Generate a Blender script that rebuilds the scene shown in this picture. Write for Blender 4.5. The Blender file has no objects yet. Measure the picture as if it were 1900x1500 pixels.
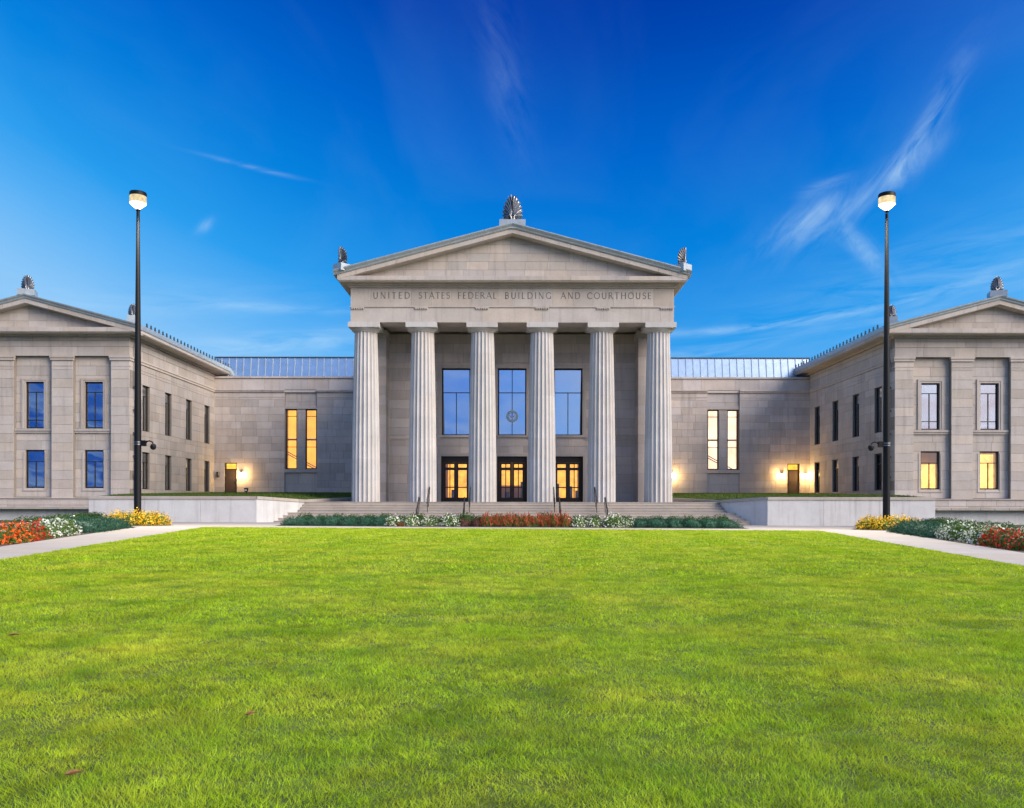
import bpy, math, random
import numpy as np
from mathutils import Vector, Matrix
R = math.radians
random.seed(7)
rng = np.random.default_rng(11)
SC = bpy.context.scene
COL = SC.collection

# ------------------------------------------------------------------ camera
cam = bpy.data.cameras.new('camera')
cam_o = bpy.data.objects.new('camera', cam)
COL.objects.link(cam_o)
SC.camera = cam_o
cam.sensor_fit = 'HORIZONTAL'
cam.sensor_width = 36.0
cam.lens = 1590 / 1900 * 36
cam.shift_y = 186 / 1900
cam.clip_start = 0.1
cam.clip_end = 6000
EYE = 1.15
cam_o.location = (0, 0, EYE)
cam_o.rotation_euler = (Matrix.Rotation(R(90), 3, 'X') @ Matrix.Rotation(R(0.09), 3, 'Z')).to_euler()

# ------------------------------------------------------------------ world
SUN_ROT = 124.0
SUN_EL = 28.0
W = bpy.data.worlds.new('World')
SC.world = W
W.use_nodes = True
nt = W.node_tree
N, L = nt.nodes, nt.links

def wm(op, a, b=None, c=None, clamp=False):
    n = N.new('ShaderNodeMath')
    n.operation = op
    n.use_clamp = clamp
    for i, v in enumerate((a, b, c)):
        if v is None:
            continue
        if isinstance(v, (int, float)):
            n.inputs[i].default_value = v
        else:
            L.new(v, n.inputs[i])
    return n.outputs[0]

sky = N.new('ShaderNodeTexSky')
sky.sky_type = 'NISHITA'
sky.sun_disc = False
sky.sun_elevation = R(SUN_EL)
sky.sun_rotation = R(SUN_ROT)
sky.ozone_density = 3.0
SKYK = 0.30
# deep-blue pole of the dome (the part of a clear sky darkest away from the sun), paler with angle from it
tc = N.new('ShaderNodeTexCoord')
def wdot(v):
    n = N.new('ShaderNodeVectorMath')
    n.operation = 'DOT_PRODUCT'
    L.new(tc.outputs['Generated'], n.inputs[0])
    n.inputs[1].default_value = v
    return n.outputs['Value']
PA, PE = R(9), R(37)
pole = wdot((math.sin(PA) * math.cos(PE), math.cos(PA) * math.cos(PE), math.sin(PE)))
theta = wm('DIVIDE', wm('ARCCOSINE', wm('MINIMUM', pole, 1.0)), math.pi)
sx = N.new('ShaderNodeSeparateXYZ')
L.new(tc.outputs['Generated'], sx.inputs[0])
az = wm('ARCTAN2', sx.outputs[0], sx.outputs[1])
el = wm('ARCSINE', sx.outputs[2])
tu = wm('MULTIPLY', wm('SUBTRACT', az, R(8)), wm('SUBTRACT', 1.0, wm('MULTIPLY', wm('MAXIMUM', el, 0.0), 1.05)))
tu = wm('MAXIMUM', wm('MULTIPLY', tu, 0.98), wm('MULTIPLY', tu, -0.98))
tv = wm('SUBTRACT', R(40), el)
thp = wm('DIVIDE', wm('SQRT', wm('MULTIPLY_ADD', tu, tu, wm('MULTIPLY', tv, tv))), math.pi)
def lin(c):
    return tuple(((v / 255 + .055) / 1.055) ** 2.4 if v > 10 else v / 255 / 12.92 for v in c) + (1.0,)
def ramp(fac, stops):
    n = N.new('ShaderNodeValToRGB')
    L.new(fac, n.inputs[0])
    e = n.color_ramp.elements
    while len(e) < len(stops):
        e.new(.5)
    for q, (dg, c_) in zip(e, stops):
        q.position = dg / 180
        q.color = lin(c_)
    return n.outputs[0]
near = ramp(thp, [(7, (0, 50, 158)), (12, (0, 72, 178)), (18, (0, 102, 205)), (24, (6, 130, 222)), (30, (40, 157, 238)), (34, (92, 178, 245)), (39, (138, 198, 248)), (46, (145, 200, 247))])
far = ramp(theta, [(46, (145, 200, 247)), (78, (170, 208, 247)), (98, (140, 184, 238)), (126, (26, 96, 202)), (180, (15, 75, 180))])
rpm = N.new('ShaderNodeMix')
rpm.data_type = 'RGBA'
L.new(wm('MULTIPLY', wm('SUBTRACT', thp, 44 / 180), 12.0, clamp=True), rpm.inputs[0])
L.new(near, rpm.inputs[6])
L.new(far, rpm.inputs[7])
# sunset side: the Nishita sky itself, coming in towards the sun
sdir = (math.sin(R(SUN_ROT)) * math.cos(R(SUN_EL)), math.cos(R(SUN_ROT)) * math.cos(R(SUN_EL)), math.sin(R(SUN_EL)))
sfac = wm('POWER', wm('MULTIPLY', wm('ADD', wdot(sdir), 0.10), 0.909, clamp=True), 2.4)
capn = N.new('ShaderNodeVectorMath')
capn.operation = 'MINIMUM'
scn = N.new('ShaderNodeVectorMath')
scn.operation = 'SCALE'
L.new(sky.outputs[0], scn.inputs[0])
scn.inputs['Scale'].default_value = SKYK
L.new(scn.outputs[0], capn.inputs[0])
capn.inputs[1].default_value = (1.9, 1.8, 1.85)
comb = N.new('ShaderNodeMix')
comb.data_type = 'RGBA'
L.new(sfac, comb.inputs[0])
L.new(rpm.outputs[2], comb.inputs[6])
L.new(capn.outputs[0], comb.inputs[7])
# cirrus: streaks placed on the dome by azimuth and elevation, torn by stretched noise
def torn(ang, su, sv, seed):
    """noise drawn out along one direction of the wind"""
    ca, sa = math.cos(R(ang)), math.sin(R(ang))
    u = wm('ADD', wm('MULTIPLY', az, ca), wm('MULTIPLY', el, sa))
    v = wm('SUBTRACT', wm('MULTIPLY', el, ca), wm('MULTIPLY', az, sa))
    cv = N.new('ShaderNodeCombineXYZ')
    L.new(wm('MULTIPLY', u, su), cv.inputs[0])
    L.new(wm('MULTIPLY', v, sv), cv.inputs[1])
    cv.inputs[2].default_value = seed
    nz = N.new('ShaderNodeTexNoise')
    nz.inputs['Scale'].default_value = 1.0
    nz.inputs['Detail'].default_value = 5
    nz.inputs['Roughness'].default_value = 0.6
    nz.inputs['Distortion'].default_value = 0.7
    L.new(cv.outputs[0], nz.inputs['Vector'])
    return wm('MULTIPLY', wm('SUBTRACT', nz.outputs[0], 0.36), 2.8, clamp=True)

TORN = [torn(5, 9, 60, 1.0), torn(48, 14, 42, 2.0), torn(-55, 14, 42, 3.0)]

def streak(px, py, ang, ln, wd, amp, seed, bend=0.0):
    a0 = math.atan((px - 950) / 1590)
    e0 = math.atan((936 - py) / math.hypot(1590, px - 950))
    da = wm('SUBTRACT', az, a0)
    de = wm('SUBTRACT', el, e0)
    ca, sa = math.cos(R(ang)), math.sin(R(ang))
    u = wm('ADD', wm('MULTIPLY', da, ca / ln), wm('MULTIPLY', de, sa / ln))
    v = wm('SUBTRACT', wm('MULTIPLY', de, ca / wd), wm('MULTIPLY', da, sa / wd))
    if bend:
        v = wm('SUBTRACT', v, wm('MULTIPLY', wm('MULTIPLY', u, u), bend * ln * ln / wd))
    g = wm('MULTIPLY_ADD', u, u, wm('MULTIPLY', v, v))
    g = wm('EXPONENT', wm('MULTIPLY', g, -1.0))
    t = TORN[0 if abs(ang) < 18 else (1 if ang > 0 else 2)]
    return wm('MULTIPLY', wm('MULTIPLY', g, t), amp)

ST = [(1715, 245, 58, .060, .012, .42, 1.0, 0), (1590, 450, -48, .045, .009, .5, 2.0, 0), (1500, 420, 25, .05, .022, .30, 3.0, 0),
      (1470, 598, 5, .15, .0045, .62, 4.0, .35), (1560, 385, 20, .05, .012, .28, 5.0, 0), (520, 640, 6, .13, .013, .55, 6.0, 0),
      (465, 311, -7, .045, .0022, .24, 7.0, 0), (935, 140, -75, .08, .022, .09, 8.0, 0), (500, 572, 0, .13, .005, .22, 9.0, 0),
      (1760, 520, 12, .22, .040, .24, 10.0, 0), (382, 420, 35, .012, .005, .40, 11.0, 0), (1310, 655, 4, .07, .008, .38, 12.0, 0),
      (1680, 300, 25, .035, .012, .36, 13.0, 0), (1525, 345, 15, .022, .006, .35, 14.0, 0), (250, 560, 5, .2, .02, .16, 15.0, 0)]
cl = None
for s in ST:
    o = streak(*s)
    cl = o if cl is None else wm('ADD', cl, o)
# the same thin cloud carries on all round, as the windows' reflections show
cvx = N.new('ShaderNodeCombineXYZ')
den = wm('ADD', wm('MAXIMUM', sx.outputs[2], 0.0), 0.13)
L.new(wm('DIVIDE', sx.outputs[0], den), cvx.inputs[0])
L.new(wm('MULTIPLY', wm('DIVIDE', sx.outputs[1], den), 0.45), cvx.inputs[1])
nz = N.new('ShaderNodeTexNoise')
nz.inputs['Scale'].default_value = 2.6
nz.inputs['Detail'].default_value = 4
nz.inputs['Distortion'].default_value = 1.0
L.new(cvx.outputs[0], nz.inputs['Vector'])
gen = wm('MULTIPLY', wm('SUBTRACT', nz.outputs[0], 0.43), 2.2, clamp=True)
gen = wm('MULTIPLY', gen, wm('ADD', 0.04, wm('MULTIPLY', wm('MULTIPLY', sx.outputs[1], -1.2, clamp=True), 0.85)))
cl = wm('ADD', cl, gen)
# cloud colour: white, warmer towards the sunset
ss = wm('ADD', wm('MULTIPLY', sx.outputs[0], math.sin(R(SUN_ROT))), wm('MULTIPLY', sx.outputs[1], math.cos(R(SUN_ROT))))
ccm = N.new('ShaderNodeMix')
ccm.data_type = 'RGBA'
L.new(wm('MULTIPLY', wm('SUBTRACT', ss, 0.2), 1.4, clamp=True), ccm.inputs[0])
ccm.inputs[6].default_value = (0.58, 0.82, 1.0, 1)
ccm.inputs[7].default_value = (1.0, 0.58, 0.56, 1)
mx = N.new('ShaderNodeMix')
mx.data_type = 'RGBA'
L.new(wm('MINIMUM', cl, 0.85), mx.inputs[0])
L.new(comb.outputs[2], mx.inputs[6])
L.new(ccm.outputs[2], mx.inputs[7])
W.cycles.sampling_method = 'MANUAL'
W.cycles.sample_map_resolution = 256
bg = N['Background']
L.new(mx.outputs[2], bg.inputs[0])
bg.inputs[1].default_value = 0.14

# ------------------------------------------------------------------ sun
sun = bpy.data.lights.new('sun', 'SUN')
sun.energy = 0.62
sun.angle = R(40)
sun.color = (1.0, 0.85, 0.69)
sun_o = bpy.data.objects.new('sun', sun)
COL.objects.link(sun_o)
sd = Vector((math.sin(R(SUN_ROT)) * math.cos(R(SUN_EL)), math.cos(R(SUN_ROT)) * math.cos(R(SUN_EL)), math.sin(R(SUN_EL))))
sun_o.rotation_euler = sd.to_track_quat('Z', 'Y').to_euler()

# ------------------------------------------------------------------ exposure
SC.view_settings.view_transform = 'Standard'
SC.view_settings.look = 'None'
SC.view_settings.exposure = 2.85
SC.view_settings.gamma = 1.0
SC.view_settings.use_curve_mapping = False
SC.cycles.use_denoising = True
SC.cycles.max_bounces = 5
SC.cycles.transparent_max_bounces = 12
SC.cycles.caustics_reflective = False
SC.cycles.caustics_refractive = False
SC.cycles.sample_clamp_indirect = 4.0

# ------------------------------------------------------------------ materials
def mat(name):
    m = bpy.data.materials.new(name)
    m.use_nodes = True
    t = m.node_tree
    return m, t.nodes, t.links, t.nodes['Principled BSDF']

def nd(nodes, links, typ, ins=None, **kw):
    n = nodes.new(typ)
    for k, v in kw.items():
        setattr(n, k, v)
    for k, v in (ins or {}).items():
        if hasattr(v, 'is_linked') or isinstance(v, bpy.types.NodeSocket):
            links.new(v, n.inputs[k])
        else:
            n.inputs[k].default_value = v
    return n

def simple(name, col, rough=0.6, metal=0.0, noise=0.0, scale=6.0, bump=0.0):
    m, n, l, b = mat(name)
    b.inputs['Roughness'].default_value = rough
    b.inputs['Metallic'].default_value = metal
    b.inputs['Base Color'].default_value = (*col, 1)
    if noise or bump:
        g = nd(n, l, 'ShaderNodeNewGeometry')
        t = nd(n, l, 'ShaderNodeTexNoise', {'Vector': g.outputs['Position'], 'Scale': scale, 'Detail': 6})
        if noise:
            x = nd(n, l, 'ShaderNodeMapRange', {'Value': t.outputs[0], 1: 0.3, 2: 0.7, 3: 1 - noise, 4: 1 + noise})
            v = nd(n, l, 'ShaderNodeVectorMath', {0: col, 1: x.outputs[0]}, operation='MULTIPLY')
            l.new(v.outputs[0], b.inputs['Base Color'])
        if bump:
            bp = nd(n, l, 'ShaderNodeBump', {'Height': t.outputs[0], 'Strength': bump, 'Distance': 0.02})
            l.new(bp.outputs[0], b.inputs['Normal'])
    return m

def stone(name, col, tone=0.16, grime=0.25, hue=0.5, rough=0.85):
    m, n, l, b = mat(name)
    g = nd(n, l, 'ShaderNodeNewGeometry')
    oi = nd(n, l, 'ShaderNodeObjectInfo')
    big = nd(n, l, 'ShaderNodeTexNoise', {'Vector': g.outputs['Position'], 'Scale': 0.9, 'Detail': 5, 'Roughness': 0.6})
    fine = nd(n, l, 'ShaderNodeTexNoise', {'Vector': g.outputs['Position'], 'Scale': 14.0, 'Detail': 8, 'Roughness': 0.7})
    st = nd(n, l, 'ShaderNodeVectorMath', {0: g.outputs['Position'], 1: (2.2, 2.2, 0.16)}, operation='MULTIPLY')
    drip = nd(n, l, 'ShaderNodeTexNoise', {'Vector': st.outputs[0], 'Scale': 1.5, 'Detail': 6, 'Roughness': 0.65})
    f1 = nd(n, l, 'ShaderNodeMapRange', {'Value': oi.outputs['Random'], 3: 1 - tone, 4: 1 + tone})
    f2 = nd(n, l, 'ShaderNodeMapRange', {'Value': big.outputs[0], 1: 0.3, 2: 0.7, 3: 0.90, 4: 1.08})
    f3 = nd(n, l, 'ShaderNodeMapRange', {'Value': fine.outputs[0], 1: 0.25, 2: 0.75, 3: 0.90, 4: 1.08})
    f4 = nd(n, l, 'ShaderNodeMapRange', {'Value': drip.outputs[0], 1: 0.52, 2: 0.80, 3: 1.0, 4: 1 - grime})
    p = nd(n, l, 'ShaderNodeMath', {0: f1.outputs[0], 1: f2.outputs[0]}, operation='MULTIPLY')
    p = nd(n, l, 'ShaderNodeMath', {0: p.outputs[0], 1: f3.outputs[0]}, operation='MULTIPLY')
    p = nd(n, l, 'ShaderNodeMath', {0: p.outputs[0], 1: f4.outputs[0]}, operation='MULTIPLY')
    wn = nd(n, l, 'ShaderNodeTexWhiteNoise', {'W': oi.outputs['Random']}, noise_dimensions='1D')
    hf = nd(n, l, 'ShaderNodeMath', {0: wn.outputs['Value'], 1: hue}, operation='MULTIPLY')
    c2 = (col[0] * 1.05, col[1] * 0.97, col[2] * 0.88)
    c1 = (col[0] * 0.97, col[1] * 1.0, col[2] * 1.06)
    cm = nd(n, l, 'ShaderNodeMix', {0: hf.outputs[0], 6: (*c1, 1), 7: (*c2, 1)}, data_type='RGBA')
    v = nd(n, l, 'ShaderNodeVectorMath', {0: cm.outputs[2], 1: p.outputs[0]}, operation='MULTIPLY')
    l.new(v.outputs[0], b.inputs['Base Color'])
    b.inputs['Roughness'].default_value = rough
    bp = nd(n, l, 'ShaderNodeBump', {'Height': fine.outputs[0], 'Strength': 0.35, 'Distance': 0.012})
    l.new(bp.outputs[0], b.inputs['Normal'])
    return m

def glass(name, refl=0.45, tint=(0.75, 0.8, 0.82), coat=(0.9, 0.95, 1)):
    m, n, l, b = mat(name)
    n.remove(b)
    tr = nd(n, l, 'ShaderNodeBsdfTransparent', {'Color': (*tint, 1)})
    gl = nd(n, l, 'ShaderNodeBsdfGlossy', {'Color': (*coat, 1), 'Roughness': 0.01})
    lw = nd(n, l, 'ShaderNodeFresnel', {'IOR': 1.5})
    f = nd(n, l, 'ShaderNodeMath', {0: lw.outputs[0], 1: refl}, operation='ADD', use_clamp=True)
    g = nd(n, l, 'ShaderNodeNewGeometry')
    t = nd(n, l, 'ShaderNodeTexNoise', {'Vector': g.outputs['Position'], 'Scale': 0.8, 'Detail': 1})
    bp = nd(n, l, 'ShaderNodeBump', {'Height': t.outputs[0], 'Strength': 0.05, 'Distance': 0.05})
    l.new(bp.outputs[0], gl.inputs['Normal'])
    mxs = nd(n, l, 'ShaderNodeMixShader', {0: f.outputs[0], 1: tr.outputs[0], 2: gl.outputs[0]})
    l.new(mxs.outputs[0], n['Material Output'].inputs[0])
    return m

def emit(name, col, st, var=0.0, scale=2.0):
    m, n, l, b = mat(name)
    n.remove(b)
    e = nd(n, l, 'ShaderNodeEmission', {'Color': (*col, 1), 'Strength': st})
    if var:
        g = nd(n, l, 'ShaderNodeNewGeometry')
        t = nd(n, l, 'ShaderNodeTexNoise', {'Vector': g.outputs['Position'], 'Scale': scale, 'Detail': 3})
        x = nd(n, l, 'ShaderNodeMapRange', {'Value': t.outputs[0], 1: 0.3, 2: 0.7, 3: st * (1 - var), 4: st * (1 + var)})
        l.new(x.outputs[0], e.inputs['Strength'])
    l.new(e.outputs[0], n['Material Output'].inputs[0])
    return m

def leafy(name, c0, c1, trans=0.25, rough=0.55, island=True, patch=0.0, c2=None):
    m, n, l, b = mat(name)
    g = nd(n, l, 'ShaderNodeNewGeometry')
    mxn = nd(n, l, 'ShaderNodeMix', {0: g.outputs['Random Per Island'], 6: (*c0, 1), 7: (*c1, 1)}, data_type='RGBA')
    out = mxn.outputs[2]
    if c2 is not None:
        t = nd(n, l, 'ShaderNodeTexNoise', {'Vector': g.outputs['Position'], 'Scale': 0.55, 'Detail': 5, 'Roughness': 0.65})
        x = nd(n, l, 'ShaderNodeMapRange', {'Value': t.outputs[0], 1: 0.42, 2: 0.66, 3: 0.0, 4: patch})
        m2 = nd(n, l, 'ShaderNodeMix', {0: x.outputs[0], 6: out, 7: (*c2, 1)}, data_type='RGBA')
        out = m2.outputs[2]
        t3 = nd(n, l, 'ShaderNodeTexNoise', {'Vector': g.outputs['Position'], 'Scale': 1.5, 'Detail': 6, 'Roughness': 0.7})
        x3 = nd(n, l, 'ShaderNodeMapRange', {'Value': t3.outputs[0], 1: 0.48, 2: 0.68, 3: 0.0, 4: 0.8})
        m3 = nd(n, l, 'ShaderNodeMix', {0: x3.outputs[0], 6: out, 7: (0.12, 0.25, 0.008, 1)}, data_type='RGBA')
        out = m3.outputs[2]
        t4 = nd(n, l, 'ShaderNodeTexNoise', {'Vector': g.outputs['Position'], 'Scale': 6.0, 'Detail': 4, 'Roughness': 0.8})
        x4 = nd(n, l, 'ShaderNodeMapRange', {'Value': t4.outputs[0], 1: 0.33, 2: 0.67, 3: 0.55, 4: 1.55})
        v4 = nd(n, l, 'ShaderNodeVectorMath', {0: out, 1: x4.outputs[0]}, operation='MULTIPLY')
        out = v4.outputs[0]
    l.new(out, b.inputs['Base Color'])
    b.inputs['Roughness'].default_value = rough
    b.inputs['Specular IOR Level'].default_value = 0.25
    if trans:
        tl = nd(n, l, 'ShaderNodeBsdfTranslucent', {'Color': out})
        ms = nd(n, l, 'ShaderNodeMixShader', {0: trans, 1: b.outputs[0], 2: tl.outputs[0]})
        l.new(ms.outputs[0], n['Material Output'].inputs[0])
    return m

M = {}
M['stone'] = stone('limestone', (0.47, 0.425, 0.385), tone=0.11, grime=0.30)
M['stone_wall'] = stone('limestone_wall', (0.52, 0.47, 0.445), tone=0.13, grime=0.28)
M['stone_col'] = stone('limestone_column', (0.53, 0.508, 0.485), tone=0.04, grime=0.22, hue=0.3)
M['joint'] = simple('mortar', (0.24, 0.22, 0.20), 0.9, noise=0.1)
M['letter'] = simple('groove_shade_lettering', (0.16, 0.145, 0.13), 0.9)  # dark tone paints the shade and dirt of carved grooves
M['metal'] = simple('zinc_sheet', (0.36, 0.42, 0.47), 0.42, 0.3, noise=0.12, scale=3.0)
M['roof'] = simple('standing_seam_steel', (0.66, 0.74, 0.80), 0.26, 0.95, noise=0.10, scale=2.0, bump=0.05)
M['silver'] = simple('cast_aluminium', (0.24, 0.25, 0.27), 0.32, 1.0)
M['antefix'] = simple('dark_zinc', (0.06, 0.10, 0.12), 0.5, 0.4)
M['bronze'] = simple('dark_bronze_frame', (0.022, 0.017, 0.016), 0.4, 0.3)
M['door'] = simple('brown_door_paint', (0.060, 0.042, 0.034), 0.45, noise=0.08)
M['black'] = simple('black_paint', (0.006, 0.007, 0.010), 0.5)
M['black'].node_tree.nodes['Principled BSDF'].inputs['Specular IOR Level'].default_value = 0.2
M['rail'] = simple('dark_rail_paint', (0.02, 0.021, 0.024), 0.35, 0.3)
M['conc'] = stone('concrete_wall', (0.55, 0.55, 0.54), tone=0.04, grime=0.3, hue=0.2)
M['pave'] = stone('paving_concrete', (0.40, 0.355, 0.315), tone=0.05, grime=0.10, hue=0.6)
M['step'] = stone('step_stone', (0.40, 0.36, 0.315), tone=0.06, grime=0.22)
M['mulch'] = simple('mulch', (0.045, 0.028, 0.020), 0.95, noise=0.4, scale=18, bump=0.8)
M['ground'] = simple('meadow', (0.05, 0.07, 0.02), 0.95, noise=0.3, scale=0.4)
M['turf'] = simple('turf_soil', (0.07, 0.11, 0.008), 0.95, noise=0.4, scale=5)
M['glass'] = glass('window_glass', 0.42)
M['glass_lit'] = glass('window_glass_clear', 0.03, (0.92, 0.92, 0.9))
M['glass_big'] = glass('coated_glass', 0.66, coat=(0.52, 0.74, 1.0))
M['dark'] = simple('dark_room', (0.05, 0.045, 0.04), 0.9)
M['room'] = simple('lit_room_plaster', (0.55, 0.42, 0.24), 0.9)
M['lamp_unlit'] = simple('smoked_glass', (0.05, 0.05, 0.055), 0.2)
M['white'] = simple('white_enamel', (0.75, 0.75, 0.74), 0.4)
M['seal'] = simple('seal_blue_grey', (0.30, 0.36, 0.44), 0.5, 0.2, noise=0.35, scale=16)
M['cable'] = simple('grey_pipe', (0.13, 0.13, 0.14), 0.5, 0.3)
M['box'] = leafy('boxwood', (0.022, 0.060, 0.012), (0.055, 0.115, 0.020), 0.2)
M['jun'] = leafy('juniper', (0.014, 0.062, 0.034), (0.038, 0.120, 0.074), 0.15)
M['leaf'] = leafy('bedding_leaf', (0.035, 0.085, 0.015), (0.10, 0.18, 0.03), 0.25)
M['heuch'] = leafy('brown_leaf', (0.06, 0.028, 0.022), (0.13, 0.055, 0.035), 0.2)
M['fw'] = leafy('white_petal', (0.72, 0.76, 0.66), (0.82, 0.82, 0.78), 0.2)
M['fr'] = leafy('red_petal', (0.42, 0.015, 0.010), (0.60, 0.05, 0.015), 0.2)
M['fo'] = leafy('orange_petal', (0.70, 0.07, 0.012), (0.80, 0.17, 0.02), 0.2)
M['fs'] = leafy('salvia_petal', (0.28, 0.045, 0.020), (0.42, 0.10, 0.035), 0.2)
M['fy'] = leafy('yellow_petal', (0.78, 0.42, 0.01), (0.85, 0.58, 0.03), 0.2)
M['grass'] = leafy('grass_blade', (0.15, 0.30, 0.008), (0.56, 0.74, 0.024), 0.42, 0.5, patch=0.7, c2=(0.62, 0.62, 0.05))
M['tgrass'] = leafy('terrace_blade', (0.05, 0.095, 0.012), (0.11, 0.17, 0.02), 0.3, 0.5)
M['dryleaf'] = simple('dry_leaf', (0.30, 0.15, 0.07), 0.8, noise=0.3, scale=30)

# ------------------------------------------------------------------ helpers
class MB:
    def __init__(s):
        s.v, s.f = [], []

    def add(s, vs, fs):
        k = len(s.v)
        s.v.extend([tuple(p) for p in vs])
        s.f.extend([tuple(k + i for i in f) for f in fs])
        return s

    def box(s, x0, x1, y0, y1, z0, z1):
        x0, x1 = min(x0, x1), max(x0, x1)
        y0, y1 = min(y0, y1), max(y0, y1)
        z0, z1 = min(z0, z1), max(z0, z1)
        return s.add([(x0, y0, z0), (x1, y0, z0), (x1, y1, z0), (x0, y1, z0), (x0, y0, z1), (x1, y0, z1), (x1, y1, z1), (x0, y1, z1)],
                     [(0, 3, 2, 1), (4, 5, 6, 7), (0, 1, 5, 4), (1, 2, 6, 5), (2, 3, 7, 6), (3, 0, 4, 7)])

    def prism(s, poly, off):
        """poly: 3D points of one cap; off: vector to the other cap"""
        n = len(poly)
        a = [Vector(p) for p in poly]
        b = [p + Vector(off) for p in a]
        return s.add(a + b, [tuple(range(n))[::-1], tuple(range(n, 2 * n))] + [(i, (i + 1) % n, n + (i + 1) % n, n + i) for i in range(n)])

    def loft(s, ra, rb):
        """two equal rings of points joined and capped"""
        n = len(ra)
        return s.add(list(ra) + list(rb), [tuple(range(n))[::-1], tuple(range(n, 2 * n))] + [(i, (i + 1) % n, n + (i + 1) % n, n + i) for i in range(n)])

    def lathe(s, prof, n, c=(0, 0, 0), caps=True):
        vs, fs = [], []
        for r, z in prof:
            for i in range(n):
                a = 2 * math.pi * i / n
                vs.append((c[0] + r * math.cos(a), c[1] + r * math.sin(a), c[2] + z))
        for j in range(len(prof) - 1):
            for i in range(n):
                i2 = (i + 1) % n
                fs.append((j * n + i, j * n + i2, (j + 1) * n + i2, (j + 1) * n + i))
        if caps:
            fs.append(tuple(range(n))[::-1])
            fs.append(tuple(range((len(prof) - 1) * n, len(prof) * n)))
        return s.add(vs, fs)

    def tube(s, pts, r, n=8, r2=None):
        pts = [Vector(p) for p in pts]
        rs = [r + ((r2 if r2 is not None else r) - r) * i / (len(pts) - 1) for i in range(len(pts))]
        vs, fs = [], []
        for i, p in enumerate(pts):
            t = (pts[min(i + 1, len(pts) - 1)] - pts[max(i - 1, 0)]).normalized()
            u = t.cross(Vector((0, 0, 1)))
            if u.length < 1e-3:
                u = t.cross(Vector((1, 0, 0)))
            u.normalize()
            w = t.cross(u)
            for k in range(n):
                a = 2 * math.pi * k / n
                vs.append(p + (u * math.cos(a) + w * math.sin(a)) * rs[i])
        for i in range(len(pts) - 1):
            for k in range(n):
                k2 = (k + 1) % n
                fs.append((i * n + k, i * n + k2, (i + 1) * n + k2, (i + 1) * n + k))
        fs.append(tuple(range(n))[::-1])
        fs.append(tuple(range((len(pts) - 1) * n, len(pts) * n)))
        return s.add(vs, fs)

    def mesh(s, name, m, org=(0, 0, 0), smooth=False):
        me = bpy.data.meshes.new(name)
        o = Vector(org)
        me.from_pydata([(p[0] - o.x, p[1] - o.y, p[2] - o.z) for p in s.v], [], s.f)
        me.materials.append(m)
        if smooth:
            me.shade_smooth()
            me.set_sharp_from_angle(angle=R(35))
        me.update()
        return me

    def build(s, name, m, parent=None, smooth=False):
        o = bpy.data.objects.new(name, s.mesh(name, m, worg(parent), smooth))
        COL.objects.link(o)
        o.parent = parent
        return o

def worg(p):
    v = Vector((0, 0, 0))
    while p is not None:
        v += p.location
        p = p.parent
    return v

def box(name, m, parent, *a):
    return MB().box(*a).build(name, m, parent)

def thing(name, loc, label, cat, group=None):
    o = bpy.data.objects.new(name, None)
    o.empty_display_size = 0.2
    COL.objects.link(o)
    o.location = loc
    o['label'] = label
    o['category'] = cat
    if group:
        o['group'] = group
    return o

def tagk(o, kind):
    o['kind'] = kind
    return o

def copy_tree(o, loc, label, group=None, rz=None, sc=None):
    c = o.copy()
    COL.objects.link(c)
    c.location = loc
    c['label'] = label
    if group:
        c['group'] = group
    if rz is not None:
        c.rotation_euler = (0, 0, rz)
    if sc is not None:
        c.scale = sc
    for ch in o.children:
        d = ch.copy()
        COL.objects.link(d)
        d.parent = c
        for g in ch.children:
            e = g.copy()
            COL.objects.link(e)
            e.parent = d
    return c

ORD = ['first', 'second', 'third', 'fourth', 'fifth', 'sixth', 'seventh', 'eighth', 'ninth', 'tenth', 'eleventh', 'twelfth', 'thirteenth',
       'fourteenth', 'fifteenth', 'sixteenth', 'seventeenth', 'eighteenth', 'nineteenth', 'twentieth', 'twenty-first', 'twenty-second',
       'twenty-third', 'twenty-fourth', 'twenty-fifth', 'twenty-sixth', 'twenty-seventh', 'twenty-eighth', 'twenty-ninth', 'thirtieth']

# a dressed block: box with a narrow chamfer round its face, scaled to each stone
def block_mesh(name, m):
    b = MB()
    e = 0.012
    b.add([(-.5, -.5 + .06, -.5), (.5, -.5 + .06, -.5), (.5, .5, -.5), (-.5, .5, -.5), (-.5, -.5 + .06, .5), (.5, -.5 + .06, .5), (.5, .5, .5), (-.5, .5, .5),
           (-.5 + e, -.5, -.5 + e), (.5 - e, -.5, -.5 + e), (.5 - e, -.5, .5 - e), (-.5 + e, -.5, .5 - e)],
          [(8, 9, 10, 11), (0, 1, 9, 8), (1, 5, 10, 9), (5, 4, 11, 10), (4, 0, 8, 11), (1, 2, 6, 5), (2, 3, 7, 6), (3, 0, 4, 7), (4, 5, 6, 7), (0, 3, 2, 1)])
    return b.mesh(name, m)

BLK = {k: block_mesh('stone_' + k, M[k]) for k in ('stone', 'stone_wall', 'conc', 'step')}

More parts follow.
